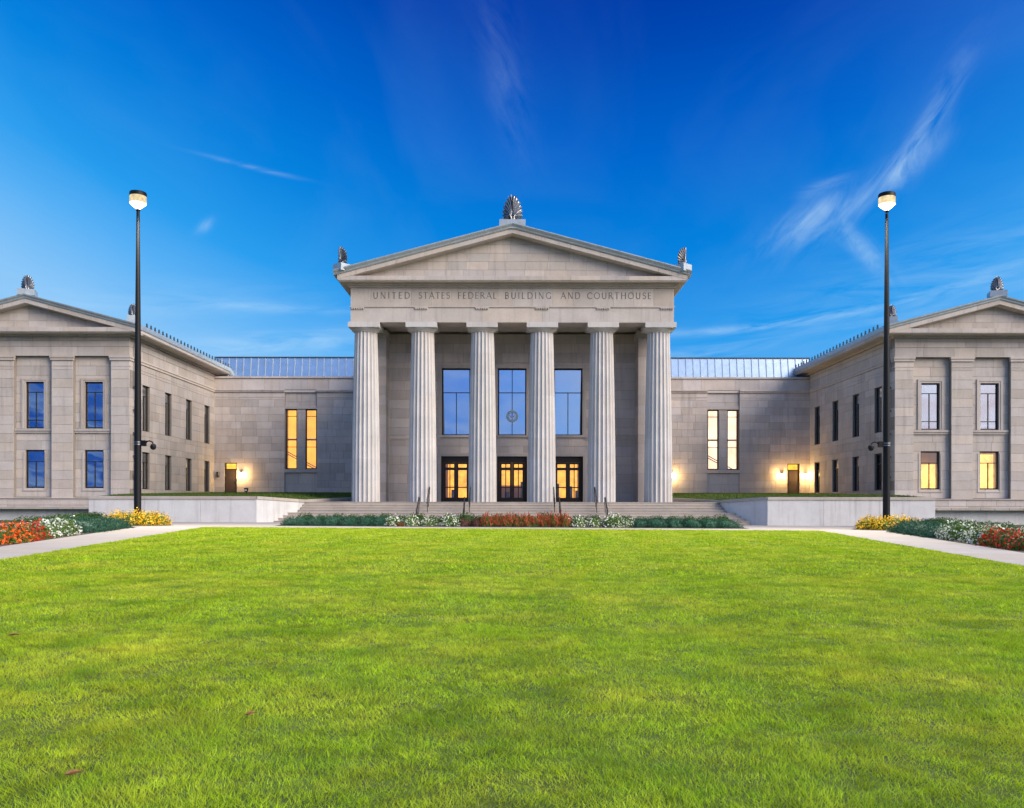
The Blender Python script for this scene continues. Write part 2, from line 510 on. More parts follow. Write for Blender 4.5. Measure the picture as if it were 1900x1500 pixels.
class Wall:
    """a flat wall: backing mesh with openings plus single ashlar stones in front of it.
    axis 'y': the face looks to -Y at depth pos; axis 'x': the face looks to +X*sgn at pos"""
    def __init__(s, root, axis, pos, sgn=-1):
        s.root, s.axis, s.pos, s.sgn = root, axis, pos, sgn

    def back(s, a0, a1, z0, z1, ops, th, m=None, name='wall'):
        b = MB()
        xs = sorted({a0, a1, *[min(max(v, a0), a1) for o in ops for v in o[:2]]})
        zs = sorted({z0, z1, *[min(max(v, z0), z1) for o in ops for v in o[2:]]})
        for i in range(len(xs) - 1):
            for j in range(len(zs) - 1):
                cx, cz = (xs[i] + xs[i + 1]) / 2, (zs[j] + zs[j + 1]) / 2
                if any(o[0] < cx < o[1] and o[2] < cz < o[3] for o in ops):
                    continue
                p, q = s.pos - s.sgn * 0.025, s.pos - s.sgn * th
                if s.axis == 'y':
                    b.box(xs[i], xs[i + 1], p, q, zs[j], zs[j + 1])
                else:
                    b.box(p, q, xs[i], xs[i + 1], zs[j], zs[j + 1])
        s.wall = b.build(name, m or M['joint'], s.root)
        return s.wall

    def stones(s, a0, a1, z0, z1, ops, out, course=0.64, length=1.25, seed=1, key='stone', gap=0.014):
        r = random.Random(seed)
        n = max(1, round((z1 - z0) / course))
        zs = [z0 + (z1 - z0) * i / n for i in range(n + 1)]
        for o in ops:
            for e in (o[2], o[3]):
                if z0 + .1 < e < z1 - .1:
                    k = min(range(1, n), key=lambda i: abs(zs[i] - e)) if n > 1 else None
                    if k is not None and abs(zs[k] - e) < course * 0.6:
                        zs[k] = e
        for j in range(n):
            lo, hi = zs[j], zs[j + 1]
            if hi - lo < .05:
                continue
            cz = (lo + hi) / 2
            cuts = sorted([(max(o[0], a0), min(o[1], a1)) for o in ops if o[2] < cz < o[3] and o[1] > a0 and o[0] < a1])
            segs, c = [], a0
            for u, v in cuts:
                if u > c + .02:
                    segs.append((c, u))
                c = max(c, v)
            if c < a1 - .02:
                segs.append((c, a1))
            for u, v in segs:
                w = v - u
                k = max(1, round(w / length + r.uniform(-.3, .3)))
                off = (0.5 if j % 2 else 0.0)
                if k > 1:
                    pts = [u] + sorted(min(max(u + w * (i + off * (0.9 if i else 0)) / (k + (0.5 if off else 0)) + r.uniform(-.22, .22) * w / k, u + .18), v - .18) for i in range(1, k)) + [v]
                else:
                    pts = [u, v]
                for i in range(len(pts) - 1):
                    if pts[i + 1] - pts[i] < .08:
                        continue
                    out.append((s, pts[i] + gap / 2, pts[i + 1] - gap / 2, lo + gap / 2, hi - gap / 2, r.uniform(-.004, .004), key))

def place_stones(root, parent, lst, limit=296, name='stone'):
    """the stones that show largest become single objects, any rest one joined part"""
    def size(t):
        s = t[0]
        d = s.pos if s.axis == 'y' else (t[1] + t[2]) / 2
        f = 1.0 if s.axis == 'y' else 0.45
        return f * (t[2] - t[1]) * (t[4] - t[3]) / d ** 2
    lst = sorted(lst, key=size, reverse=True)
    org = worg(parent)
    rest = MB()
    for i, (s, a0, a1, z0, z1, j, key) in enumerate(lst):
        d = 0.09
        if s.axis == 'y':
            c = ((a0 + a1) / 2, s.pos + d / 2 + j, (z0 + z1) / 2)
            sc, rz = (a1 - a0, d, z1 - z0), 0.0
        else:
            c = (s.pos - s.sgn * (d / 2 + j), (a0 + a1) / 2, (z0 + z1) / 2)
            sc, rz = (a1 - a0, d, z1 - z0), (R(90) if s.sgn > 0 else R(-90))
        if i < limit:
            o = bpy.data.objects.new(name, BLK[key])
            COL.objects.link(o)
            o.parent = parent
            o.location = Vector(c) - org
            o.scale = sc
            o.rotation_euler = (0, 0, rz)
        elif s.axis == 'y':
            rest.box(a0, a1, s.pos + j, s.pos + d, z0, z1)
        else:
            rest.box(s.pos - s.sgn * j, s.pos - s.sgn * d, a0, a1, z0, z1)
    if rest.v:
        tagk(rest.build(name, M['stone'], parent), 'stuff')

def window(root, axis, pos, sgn, a0, a1, z0, z1, hbars=(), vbars=(), fr=0.07, dep=0.07, gm='glass', name='window', label=None, bar=0.05):
    """frame mesh with pane children; vbars: (a, zlo, zhi)"""
    f = MB()
    def bx(u0, u1, w0, w1, p0=0.0, p1=None, tgt=None):
        p1 = dep if p1 is None else p1
        t = tgt or f
        if axis == 'y':
            t.box(u0, u1, pos + p0, pos + p1, w0, w1)
        else:
            t.box(pos - sgn * p0, pos - sgn * p1, u0, u1, w0, w1)
    bx(a0, a0 + fr, z0, z1)
    bx(a1 - fr, a1, z0, z1)
    bx(a0 + fr, a1 - fr, z0, z0 + fr)
    bx(a0 + fr, a1 - fr, z1 - fr, z1)
    hs = sorted(hbars)
    for h in hs:
        bx(a0 + fr, a1 - fr, h - bar / 2, h + bar / 2, .006, dep - .006)
    for a, lo, hi in vbars:
        bx(a - bar / 2, a + bar / 2, lo, hi, .01, dep - .01)
    w = f.build(name, M['bronze'], root)
    if label:
        w['label'] = label
    zz = [z0 + fr] + hs + [z1 - fr]
    for i in range(len(zz) - 1):
        cz = (zz[i] + zz[i + 1]) / 2
        aa = [a0 + fr] + sorted(a for a, lo, hi in vbars if lo < cz < hi) + [a1 - fr]
        for k in range(len(aa) - 1):
            g = MB()
            bx(aa[k] + .004, aa[k + 1] - .004, zz[i] + .004, zz[i + 1] - .004, dep * .5, dep * .5 + .008, g)
            g.build('pane', M[gm], w)
    return w

def room(root, axis, pos, sgn, a0, a1, z0, z1, depth, m, name='interior'):
    b = MB()
    t = .05
    def bx(u0, u1, p0, p1, w0, w1):
        if axis == 'y':
            b.box(u0, u1, pos + p0, pos + p1, w0, w1)
        else:
            b.box(pos - sgn * p0, pos - sgn * p1, u0, u1, w0, w1)
    bx(a0 - .3, a1 + .3, depth, depth + t, z0 - .3, z1 + .3)
    bx(a0 - .3 - t, a0 - .3, 0, depth, z0 - .3, z1 + .3)
    bx(a1 + .3, a1 + .3 + t, 0, depth, z0 - .3, z1 + .3)
    bx(a0 - .3, a1 + .3, 0, depth, z0 - .3 - t, z0 - .3)
    bx(a0 - .3, a1 + .3, 0, depth, z1 + .3, z1 + .3 + t)
    return b.build(name, m, root)

# ------------------------------------------------------------------ ground
def gz(x):
    return max(-0.10, min(0.10, -0.0045 * x))

def sheet(name, m, pts, dz, nx=1):
    b = MB()
    b.add([(x, y, gz(x) + dz) for x, y in pts], [tuple(range(len(pts)))])
    return tagk(b.build(name, m), 'structure')

def strip(name, m, xs, dz):
    """rows of (y, [x...]) -> grid"""
    b = MB()
    n = len(xs[0][1])
    vs = [(x, y, gz(x) + dz) for y, r in xs for x in r]
    fs = [(j * n + i, j * n + i + 1, (j + 1) * n + i + 1, (j + 1) * n + i) for j in range(len(xs) - 1) for i in range(n - 1)]
    b.add(vs, fs)
    return tagk(b.build(name, m), 'structure')

g = MB()
gx = [-3000, -60, -22.2, 22.2, 60, 3000]
gy = [-3000, -40, 0, 100, 3000]
g.add([(x, y, gz(x) - 0.03) for y in gy for x in gx], [(j * 6 + i, j * 6 + i + 1, (j + 1) * 6 + i + 1, (j + 1) * 6 + i) for j in range(4) for i in range(5)])
tagk(g.build('ground', M['ground']), 'structure')

def inner(y):
    return 6.84 + 0.1872 * y

def outer(y):
    return max(7.65 + 0.2406 * y, inner(y) + 1.5)

LAWN_FAR = 39.4
rows = [(y, [-inner(y) + 2 * inner(y) * i / 12 for i in range(13)]) for y in (-14, 0, 10, 20, 30, LAWN_FAR)]
strip('lawn', M['turf'], rows, 0.0)
def slab_grid(base, m, quads):
    for q in quads:
        c = [(x, y, gz(x) + .012 + random.uniform(-.001, .001)) for x, y in q]
        MB().prism(c, (0, 0, -.05)).build('slab', m, base)

for sg in (-1, 1):
    rows = [(y, sorted([sg * outer(y), sg * inner(y)])) for y in (-14, 0, 10, 20, 30, LAWN_FAR)]
    pb = strip('path', M['joint'], rows, 0.004)
    q = []
    y = -2.0
    while y < LAWN_FAR - .3:
        y1 = min(y + 2.3, LAWN_FAR)
        q.append([(sg * inner(y), y + .008), (sg * outer(y), y + .008), (sg * outer(y1), y1 - .008), (sg * inner(y1), y1 - .008)])
        y = y1
    slab_grid(pb, M['pave'], q)
    rows = [(y, sorted([sg * outer(y), sg * 25.5])) for y in (-14, 0, 10, 20, 30, 38.4)]
    strip('flower_bed_soil', M['mulch'], rows, 0.012)
pz = strip('plaza', M['joint'], [(LAWN_FAR, [-27, -14, 0, 14, 27]), (54.5, [-27, -14, 0, 14, 27])], 0.004)
q = []
for i in range(18):
    for j in range(4):
        x0, y0 = -27 + 3 * i, LAWN_FAR + 2.9 * j
        q.append([(x0 + .008, y0 + .008), (x0 + 2.992, y0 + .008), (x0 + 2.992, y0 + 2.892), (x0 + .008, y0 + 2.892)])
slab_grid(pz, M['pave'], q)
strip('flower_bed_soil', M['mulch'], [(42.2, [-11.7, -5, 0, 5, 11.7]), (46.0, [-11.7, -5, 0, 5, 11.7])], 0.03)

# ------------------------------------------------------------------ entrance steps
PZ = 1.29
steps = thing('entrance_steps', (0, 51, 0), 'wide pale stone steps leading up to the six columns', 'steps')
YS = [52.7, 52.4, 52.1, 51.8, 51.2, 50.9, 50.6, 50.3]
WS = [12.72, 12.78, 12.84, 12.92, 13.62, 13.72, 13.85, 13.98]
for i in range(8):
    z1 = PZ - i * PZ / 8
    z0 = z1 - PZ / 8
    y0 = YS[i]
    b = MB()
    # tread slab with a slightly rounded, overhanging nose
    w = WS[i]
    back = 60.0 if i == 0 else YS[i - 1] + 0.06
    b.box(-w, w, y0 + .025, back, z0 - (0.02 if i < 7 else .2), z1 - .05)
    pf = [(y0 + .012, z1 - .05), (y0, z1 - .036), (y0, z1 - .014), (y0 + .012, z1 - .0005 * i), (back, z1 - .0005 * i), (back, z1 - .05)]
    b.loft([(-w, y, z) for y, z in pf], [(w, y, z) for y, z in pf])
    b.build('step' if i else 'platform', M['step'], steps)

# ------------------------------------------------------------------ central temple front
por = thing('temple_front', (0, 53.9, PZ), 'central limestone temple front with six fluted columns and lettered frieze', 'building')
CX = [-9.19, -5.63, -1.865, 1.865, 5.63, 9.19]
CY = 53.9
COLT, ECH, ABA = 11.88, 12.1, 12.42
NF, SEG = 20, 6

def flute_ring(r, z, dep=0.115):
    pts = []
    for f in range(NF):
        for k in range(SEG):
            t = k / SEG
            a = 2 * math.pi * (f + t) / NF
            d = math.sin(math.pi * t) ** 0.8 * dep * r
            pts.append(((r - d) * math.cos(a), (r - d) * math.sin(a), z))
    return pts

def rad(z):
    t = (z - PZ) / (COLT - PZ)
    return 0.885 - 0.175 * t ** 1.25 + 0.02 * math.sin(math.pi * t)

ndrum = 8
zs = [PZ + (COLT - PZ) * i / ndrum for i in range(ndrum + 1)]
drums = []
for i in range(ndrum):
    b = MB()
    ringz = [(zs[i] + .0, -.012), (zs[i] + .012, 0)] + [(zs[i] + (zs[i + 1] - zs[i]) * t, 0) for t in (.33, .66)] + [(zs[i + 1] - .012, 0), (zs[i + 1], -.012)]
    vs = []
    for z, dr in ringz:
        vs += flute_ring(rad(z) + dr, z - zs[i])
    n = NF * SEG
    fs = [(j * n + k, j * n + (k + 1) % n, (j + 1) * n + (k + 1) % n, (j + 1) * n + k) for j in range(len(ringz) - 1) for k in range(n)]
    fs += [tuple(range(n))[::-1], tuple(range((len(ringz) - 1) * n, len(ringz) * n))]
    b.add(vs, fs)
    me = b.mesh('drum', M['stone_col'])
    me.shade_smooth()
    me.set_sharp_from_angle(angle=R(30))
    drums.append(me)
capm = MB().lathe([(0.705, 0), (0.73, .02), (0.715, .035), (0.735, .05), (0.80, .10), (0.90, .165), (0.935, .20), (0.93, .218)], 48).mesh('echinus', M['stone_col'], smooth=True)
abam = MB().box(-.965, .965, -.965, .965, 0, ABA - ECH - .004).mesh('column', M['stone_col'])
for x in CX:
    c = bpy.data.objects.new('column', abam)         # the abacus carries the name of the whole column
    COL.objects.link(c)
    c.parent = por
    c.location = Vector((x, CY, ECH)) - por.location
    for i, me in enumerate(drums):
        d = bpy.data.objects.new('drum', me)
        COL.objects.link(d)
        d.parent = c
        d.location = (0, 0, zs[i] - ECH)
    e = bpy.data.objects.new('echinus', capm)
    COL.objects.link(e)
    e.parent = c
    e.location = (0, 0, COLT - ECH)

# entablature
HX, EF, EB = 10.02, 53.1, 54.5
ar = MB()
for sg in (-1, 1):
    ar.box(sg * 8.62, sg * (HX - .02), EB + .002, 76, ABA, 13.34)
ab = ar.build('architrave', M['stone'], por)
ed = [-HX, -9.19, -5.63, -1.865, 1.865, 5.63, 9.19, HX]
for i in range(7):
    box('architrave_block', M['stone'], ab, ed[i] + .004, ed[i + 1] - .004, EF + random.uniform(-.002, .002), EB, ABA, 13.34)
box('taenia', M['stone'], por, -HX - .05, HX + .05, EF - .06, 54, 13.342, 13.42)
rg = MB().box(-.42, .42, -.06, 0, -.05, 0)
for k in range(6):
    rg.lathe([(.045, -.13), (.036, -.05)], 8, (-.35 + .14 * k, -.05, 0))
for x in [-9.58, -5.63, -1.865, 1.865, 5.63, 9.58]:
    o = bpy.data.objects.new('regula', rg.mesh('regula', M['stone']) if x < -9 else rgm)
    rgm = o.data
    COL.objects.link(o)
    o.parent = por
    o.location = Vector((x, EF - .002, 13.342)) - por.location
fz = MB()
fz.box(-HX + .02, HX - .02, EF + .04, 76, 13.42, 14.55)
fr = fz.build('frieze', M['joint'], por)
for i in range(16):
    w = 2 * HX / 16
    box('frieze_block', M['stone'], fr, -HX + w * i + .005, -HX + w * (i + 1) - .005, EF + random.uniform(-.004, .004), EF + .2, 13.425, 14.545)
for sg in (-1, 1):
    box('side_frieze', M['stone'], fr, sg * HX, sg * (HX - .1), EF + .21, 76, 13.425, 14.545)

# flat inscription, shade and dirt of cut grooves put into its colour: stroke letters with thick and thin strokes and small serifs
def arc(cx, cy, rx, ry, a0, a1, n=14):
    return [(cx + rx * math.cos(R(a0 + (a1 - a0) * i / n)), cy + ry * math.sin(R(a0 + (a1 - a0) * i / n))) for i in range(n + 1)]
TK, TN = .135, .075
GL = {
    'U': (.74, [([(.1, 1), (.1, .36)] + arc(.37, .36, .27, .34, 180, 360) + [(.64, 1)], TK)]),
    'N': (.80, [([(.1, 0), (.1, 1)], TN), ([(.1, 1), (.70, 0)], TK), ([(.70, 0), (.70, 1)], TN)]),
    'I': (.22, [([(.11, 0), (.11, 1)], TK)]),
    'T': (.66, [([(.33, 0), (.33, .95)], TK), ([(.0, .96), (.66, .96)], TN)]),
    'E': (.54, [([(.1, 0), (.1, 1)], TK), ([(.1, .96), (.50, .96)], TN), ([(.1, .52), (.45, .52)], TN), ([(.1, .04), (.53, .04)], TN)]),
    'F': (.52, [([(.1, 0), (.1, 1)], TK), ([(.1, .96), (.50, .96)], TN), ([(.1, .50), (.44, .50)], TN)]),
    'L': (.54, [([(.1, 0), (.1, 1)], TK), ([(.1, .04), (.52, .04)], TN)]),
    'D': (.82, [([(.1, 0), (.1, 1)], TK), ([(.1, .96)] + arc(.34, .5, .42, .46, 90, -90) + [(.1, .04)], TN + .03)]),
    'S': (.54, [(arc(.28, .74, .20, .22, 20, 250, 12) + arc(.28, .28, .22, .25, 70, -160, 12), TN + .04)]),
    'A': (.78, [([(.02, 0), (.39, 1)], TN), ([(.39, 1), (.76, 0)], TK), ([(.16, .36), (.62, .36)], TN)]),
    'R': (.68, [([(.1, 0), (.1, 1)], TK), ([(.1, .96)] + arc(.30, .74, .22, .22, 90, -90) + [(.1, .52)], TN + .02), ([(.30, .52), (.68, 0)], TK)]),
    'B': (.62, [([(.1, 0), (.1, 1)], TK), ([(.1, .96)] + arc(.30, .75, .19, .21, 90, -90) + [(.1, .54)], TN + .02), ([(.1, .54)] + arc(.32, .29, .24, .25, 90, -90) + [(.1, .04)], TN + .02)]),
    'G': (.82, [(arc(.46, .5, .40, .47, 40, 318, 22), TK - .02), ([(.74, .02), (.74, .42)], TK)]),
    'C': (.76, [(arc(.46, .5, .40, .47, 42, 318, 22), TK - .02)]),
    'O': (.90, [(arc(.45, .5, .40, .47, 0, 360, 28), TK - .02)]),
    'H': (.80, [([(.1, 0), (.1, 1)], TK), ([(.70, 0), (.70, 1)], TK), ([(.1, .52), (.70, .52)], TN)]),
}

def letter_mesh(ch):
    b = MB()
    w, strokes = GL[ch]
    def ribbon(p, t):
        n = len(p)
        v = []
        for i in range(n):
            a, c = Vector(p[max(i - 1, 0)]), Vector(p[min(i + 1, n - 1)])
            d = (c - a).normalized() if (c - a).length > 1e-6 else Vector((1, 0))
            q = Vector((-d.y, d.x)) * t / 2
            v += [Vector(p[i]) + q, Vector(p[i]) - q]
        vs = [(q.x, 0, q.y) for q in v] + [(q.x, .02, q.y) for q in v]
        m_ = 2 * n
        fs = [(2 * i, 2 * i + 1, 2 * i + 3, 2 * i + 2) for i in range(n - 1)]
        b.add(vs, fs)
    for p, t in strokes:
        ribbon(p, t)
        if len(p) == 2 and abs(p[0][1] - p[1][1]) > .5:        # serifs
            for q in p:
                s_ = .02 if q[1] < .5 else -.02
                ribbon([(q[0] - .10, q[1] + s_), (q[0] + .10, q[1] + s_)], .035)
    return b, w

LH = 0.40
SCL = 53.1 / 1590
words = [('UNITED', 692, 760), ('STATES', 776, 834), ('FEDERAL', 849, 921), ('BUILDING', 936.5, 1022), ('AND', 1040, 1076), ('COURTHOUSE', 1089, 1208)]
lm = {}
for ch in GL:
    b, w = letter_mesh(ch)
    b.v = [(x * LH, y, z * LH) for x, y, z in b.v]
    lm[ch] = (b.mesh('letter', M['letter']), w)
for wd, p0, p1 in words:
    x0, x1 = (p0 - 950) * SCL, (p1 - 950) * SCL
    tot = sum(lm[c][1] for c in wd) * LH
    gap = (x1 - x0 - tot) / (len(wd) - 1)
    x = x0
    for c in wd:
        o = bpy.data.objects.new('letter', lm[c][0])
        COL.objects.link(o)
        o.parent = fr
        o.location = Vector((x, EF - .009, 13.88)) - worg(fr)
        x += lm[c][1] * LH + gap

# cornices and pediment
box('bed_mould', M['stone'], por, -HX - .10, HX + .10, EF - .10, 76, 14.552, 14.66)
CFY, CXX = 52.42, 10.70
cm_ = MB()
cm_.box(-CXX + .05, CXX - .05, CFY + .05, 76, 14.80, 14.86)
cm_.box(-HX - .22, HX + .22, EF - .22, 76, 14.662, 14.80)
cn = cm_.build('cornice', M['stone'], por)
for i in range(12):
    w = 2 * CXX / 12
    box('cornice_block', M['stone'], cn, -CXX + w * i + .004, -CXX + w * (i + 1) - .004, CFY, CFY + .5, 14.862, 15.12)
box('cornice_bed', M['stone'], cn, -CXX, CXX, CFY + .505, 76, 14.863, 15.115)

def rake(root, xc, half, apex, k, y0, y1, prof_lo, name, m, pieces=1, gap=.006):
    """raking course under a gable: prof_lo = list of (y, dz) section below the apex line"""
    out = []
    for sg in (-1, 1):
        for i in range(pieces):
            b = MB()
            a0, a1 = half * i / pieces + (gap if i else 0), half * (i + 1) / pieces - gap
            b.loft([(xc + sg * a0, y, apex - k * a0 + dz) for y, dz in prof_lo], [(xc + sg * a1, y, apex - k * a1 + dz) for y, dz in prof_lo])
            out.append(b.build(name, m, root))
    return out

KS = .265
rake(por, 0, 10.72, 18.02, KS, 0, 0, [(CFY - .014, 0), (CFY - .014, -.27), (CFY + .06, -.31), (53.3, -.31), (53.3, 0)], 'raking_cornice', M['stone'], 6)
sima = [(CFY - .06, .002), (CFY - .10, .05), (CFY - .12, .12), (CFY - .20, .20), (CFY - .24, .26), (CFY - .24, .31), (CFY - .16, .31), (53.2, .33), (53.2, .002)]
rake(por, 0, 10.94, 18.02, KS, 0, 0, sima, 'sima', M['metal'], 1)
rake(por, 0, 10.94, 18.02, KS, 0, 0, [(53.21, .02), (53.21, .30), (78, .30), (78, .02)], 'roof', M['roof'], 1)

def tympanum(root, xc, half, zb, apex, k, y, course, length, seed):
    r = random.Random(seed)
    bk = MB()
    bk.prism([(xc - half, y + .03, zb), (xc + half, y + .03, zb), (xc, y + .03, apex)], (0, .4, 0))
    t = bk.build('tympanum', M['joint'], root)
    n = round((apex - zb) / course)
    for j in range(n):
        z0, z1 = zb + (apex - zb) * j / n, zb + (apex - zb) * (j + 1) / n
        lim0, lim1 = (apex - z0) / k, (apex - z1) / k
        pts = [-lim0]
        x = -lim0 + (length if j % 2 else length * .5)
        while x < lim0 - .4:
            pts.append(x + r.uniform(-.12, .12))
            x += length
        pts.append(lim0)
        for i in range(len(pts) - 1):
            a, c = pts[i] + .006, pts[i + 1] - .006
            za, zc = min(z1 - .006, apex - k * abs(a)), min(z1 - .006, apex - k * abs(c))
            poly = [(a, z0 + .006), (c, z0 + .006)]
            if zc > z0 + .02:
                poly.append((c, zc))
            if a < -lim1 < c or a < lim1 < c:
                mids = [q for q in (lim1, -lim1) if a < q < c]
                for q in mids:
                    poly.append((q, z1 - .006))
            if za > z0 + .02:
                poly.append((a, za))
            if len(poly) < 3:
                continue
            MB().prism([(xc + p, y + r.uniform(-.003, .003), q) for p, q in poly], (0, .05, 0)).build('stone', M['stone'], t)

tympanum(por, 0, 9.75, 15.12, 17.72, KS, 53.0, .52, 1.25, 3)

# palmette ornaments
def palmette():
    b = MB()
    def tip(p):
        return Vector((.66 * math.sin(R(p)), .50 + 1.02 * math.cos(R(p))))
    K = 8
    for k in range(K):
        p = 5 + 108 * k / (K - 1)
        base = Vector((.03 + .10 * k / K, .30))
        end = tip(p)
        half = (tip(p + 7.2) - tip(p - 7.2)).length * .5
        d = (end - base)
        nrm = Vector((d.y, -d.x)).normalized()
        n, sec = 7, 5
        vs, fs = [], []
        for i in range(n + 1):
            t = i / n
            c = base + d * t + nrm * (.10 * math.sin(math.pi * t) * (-1 if k < 5 else .3)) * d.length * .5
            ww = half * (.22 + .78 * t) * (1 if t < .86 else .72 if i < n else .3)
            for q in range(sec):
                u = -1 + 2 * q / (sec - 1)
                hg = (1 - u * u) * (.05 + .05 * t)
                pt = c + nrm * ww * u
                vs.append((max(pt.x, 0.0), -hg - .012, pt.y))
        for i in range(n):
            for q in range(sec - 1):
                e = i * sec + q
                fs.append((e, e + 1, e + sec + 1, e + sec))
        b.add(vs, fs)
    # scroll
    pts = [(.40 + (.17 - .14 * i / 40) * math.cos(.9 * math.pi + i * .30), -.09, .20 + (.17 - .14 * i / 40) * math.sin(.9 * math.pi + i * .30)) for i in range(41)]
    b.tube(pts, .038, 6, .022)
    b.tube([(.03, -.06, .02), (.06, -.09, .22), (.12, -.10, .42), (.25, -.09, .52)], .05, 6, .025)
    # backing plate follows the fan outline
    out = [(0, 0, 0), (.60, 0, 0), (.58, 0, .25)] + [(.62 * math.sin(R(a_)), 0, .50 + .97 * math.cos(R(a_))) for a_ in (100, 85, 70, 55, 40, 25, 12)] + [(0, 0, 1.42)]
    b.prism(out, (0, .05, 0))
    return b

def acroterion(root, loc, h, rz, ped_w, ped_h, ped_d=None):
    """two fans folded to a ridge, ridge turned to rz"""
    p = palmette()
    b = MB()
    for sg in (1, -1):
        vs = []
        for x, y, z in p.v:
            q = Matrix.Rotation(R(30) * sg, 3, 'Z') @ Vector((sg * x, y, z))
            vs.append(q)
        b.add(vs, p.f)
    s_ = h / 1.56
    Mz = Matrix.Rotation(rz, 3, 'Z')
    b.v = [tuple(Mz @ (Vector(v) * s_) + Vector(loc)) for v in b.v]
    o = b.build('acroterion', M['silver'], root, smooth=False)
    pd = MB()
    d = (ped_d or ped_w) / 2
    c = [Mz @ Vector((sx_ * ped_w / 2, sy_ * d + .2 * s_, 0)) for sx_, sy_ in ((-1, -1), (1, -1), (1, 1), (-1, 1))]
    pd.prism([(loc[0] + v.x, loc[1] + v.y, loc[2] - ped_h) for v in c], (0, 0, ped_h))
    pd.build('pedestal', M['metal'], o)
    return o

acroterion(por, (0, 52.55, 18.55), 1.62, 0, 1.6, .55, .9)
acroterion(por, (-10.55, 52.5, 15.85), 1.10, R(-40), .78, .45)
acroterion(por, (10.55, 52.5, 15.85), 1.10, R(40), .78, .45)

# porch: back wall, corner piers, ceiling
WY = 57.0
doors = [(-3.73 - 1.0, -3.73 + 1.0, PZ, 4.34), (-1.0, 1.0, PZ, 4.34), (3.73 - 1.0, 3.73 + 1.0, PZ, 4.34)]
wins = [(x - .95, x + .95, 5.74, 10.20) for x in (-3.73, 0, 3.73)]
cell = Wall(por, 'y', WY)
ops = doors + wins
pw = cell.back(-9.6, 9.6, PZ, 12.5, ops, .7)
st = []
cell.stones(-8.4, 8.4, PZ, 12.45, ops, st, .62, 1.5, 5, 'stone_wall')
place_stones(por, pw, st)
for sg in (-1, 1):
    # corner pier built of stacked stones with a small capital
    pr = box('corner_pier', M['stone_wall'], por, sg * 8.19, sg * 10.0, 55.56, 57.6, PZ, 11.98)
    nst = 17
    for i in range(nst):
        z0, z1 = PZ + .02 + (11.96 - PZ) * i / nst, PZ + .02 + (11.96 - PZ) * (i + 1) / nst - .012
        e = .02 + random.uniform(-.003, .003)
        box('stone', M['stone_wall'], pr, sg * (8.19 - e), sg * (10.0 + e), 55.56 - e, 57.0, z0, z1)
    box('pier_capital', M['stone_wall'], pr, sg * 8.09, sg * 10.1, 55.42, 57.0, 11.982, 12.40)
    box('side_wall', M['stone_wall'], por, sg * 9.5, sg * 9.96, 57.62, 76, 0, 13.34)
box('porch_ceiling', M['stone_wall'], por, -8.6, 8.6, 54.52, 57.72, 12.62, 12.75)
for x in (-5.63, -1.865, 1.865, 5.63):
    box('ceiling_beam', M['stone_wall'], por, x - .35, x + .35, 54.51, 56.99, 12.43, 12.618)
# mouldings on the porch wall
for a0, a1 in [(-8.15, -4.78), (-2.68, -1.05), (1.05, 2.68), (4.78, 8.15)]:
    b = MB().box(a0, a1, WY - .05, WY + .02, 5.44, 5.52)
    b.box(a0, a1, WY - .08, WY + .02, 5.522, 5.64)
    b.build('string_course', M['stone_wall'], por)

def casing(root, x0, x1, z0, z1, y, w=.20, d=.07, sill=True, mk='stone', name='window_casing'):
    b = MB()
    for (p, q, dd) in ((0, w * .45, d * .55), (w * .45 + .002, w, d)):
        b.box(x0 - q, x0 - p, y - dd, y + .02, z0, z1 + p)
        b.box(x1 + p, x1 + q, y - dd, y + .02, z0, z1 + p)
        b.box(x0 - q, x1 + q, y - dd, y + .02, z1 + p + .001, z1 + q)
    o = b.build(name, M[mk], root)
    if sill:
        MB().box(x0 - w - .05, x1 + w + .05, y - .12, y + .02, z0 - .14, z0 - .003).build('sill', M[mk], o)
    return o

for x in (-3.73, 0, 3.73):
    casing(por, x - .95, x + .95, 5.74, 10.2, WY, .24, .06, True, 'stone_wall')
    casing(por, x - 1.0, x + 1.0, PZ, 4.34, WY, .22, .06, False, 'stone_wall', 'door_casing')
    vb = [(x, 5.74, 8.6)] if x else [(x, 5.74, 10.2)]
    window(por, 'y', WY + .28, -1, x - .95, x + .95, 5.74, 10.2, (8.6,), vb, .08, .09, 'glass_big')
room(por, 'y', WY + .72, -1, -5.2, 5.2, 5.4, 10.4, 4.0, M['dark'], 'upper_interior')
M['glow_lobby'] = emit('lobby_glow', (1.0, 0.42, 0.04), 0.26, .3, 3.0)
lob = room(por, 'y', WY + .72, -1, -5.0, 5.0, 1.55, 4.4, 3.6, M['room'], 'lobby')
for x, nm in ((-3.2, 0), (-.2, 1), (3.3, 2)):
    box('lobby_lamp', M['glow_lobby'], lob, x - 1.35, x + 1.35, WY + 4.18, WY + 4.28, 1.5 + (1.0 if nm == 1 else 0), 4.2)  # glowing wall panels, no lamp fixture, put in for the lit lobby
rr = random.Random(4)
for x in (-4.2, -3.0, -.5, .6, 3.0, 3.9, 4.4):
    h = rr.uniform(.7, 1.5)
    box('lobby_furniture', M['door'], lob, x, x + rr.uniform(.2, .5), WY + 2.4, WY + 2.8, 1.27, 1.27 + h)

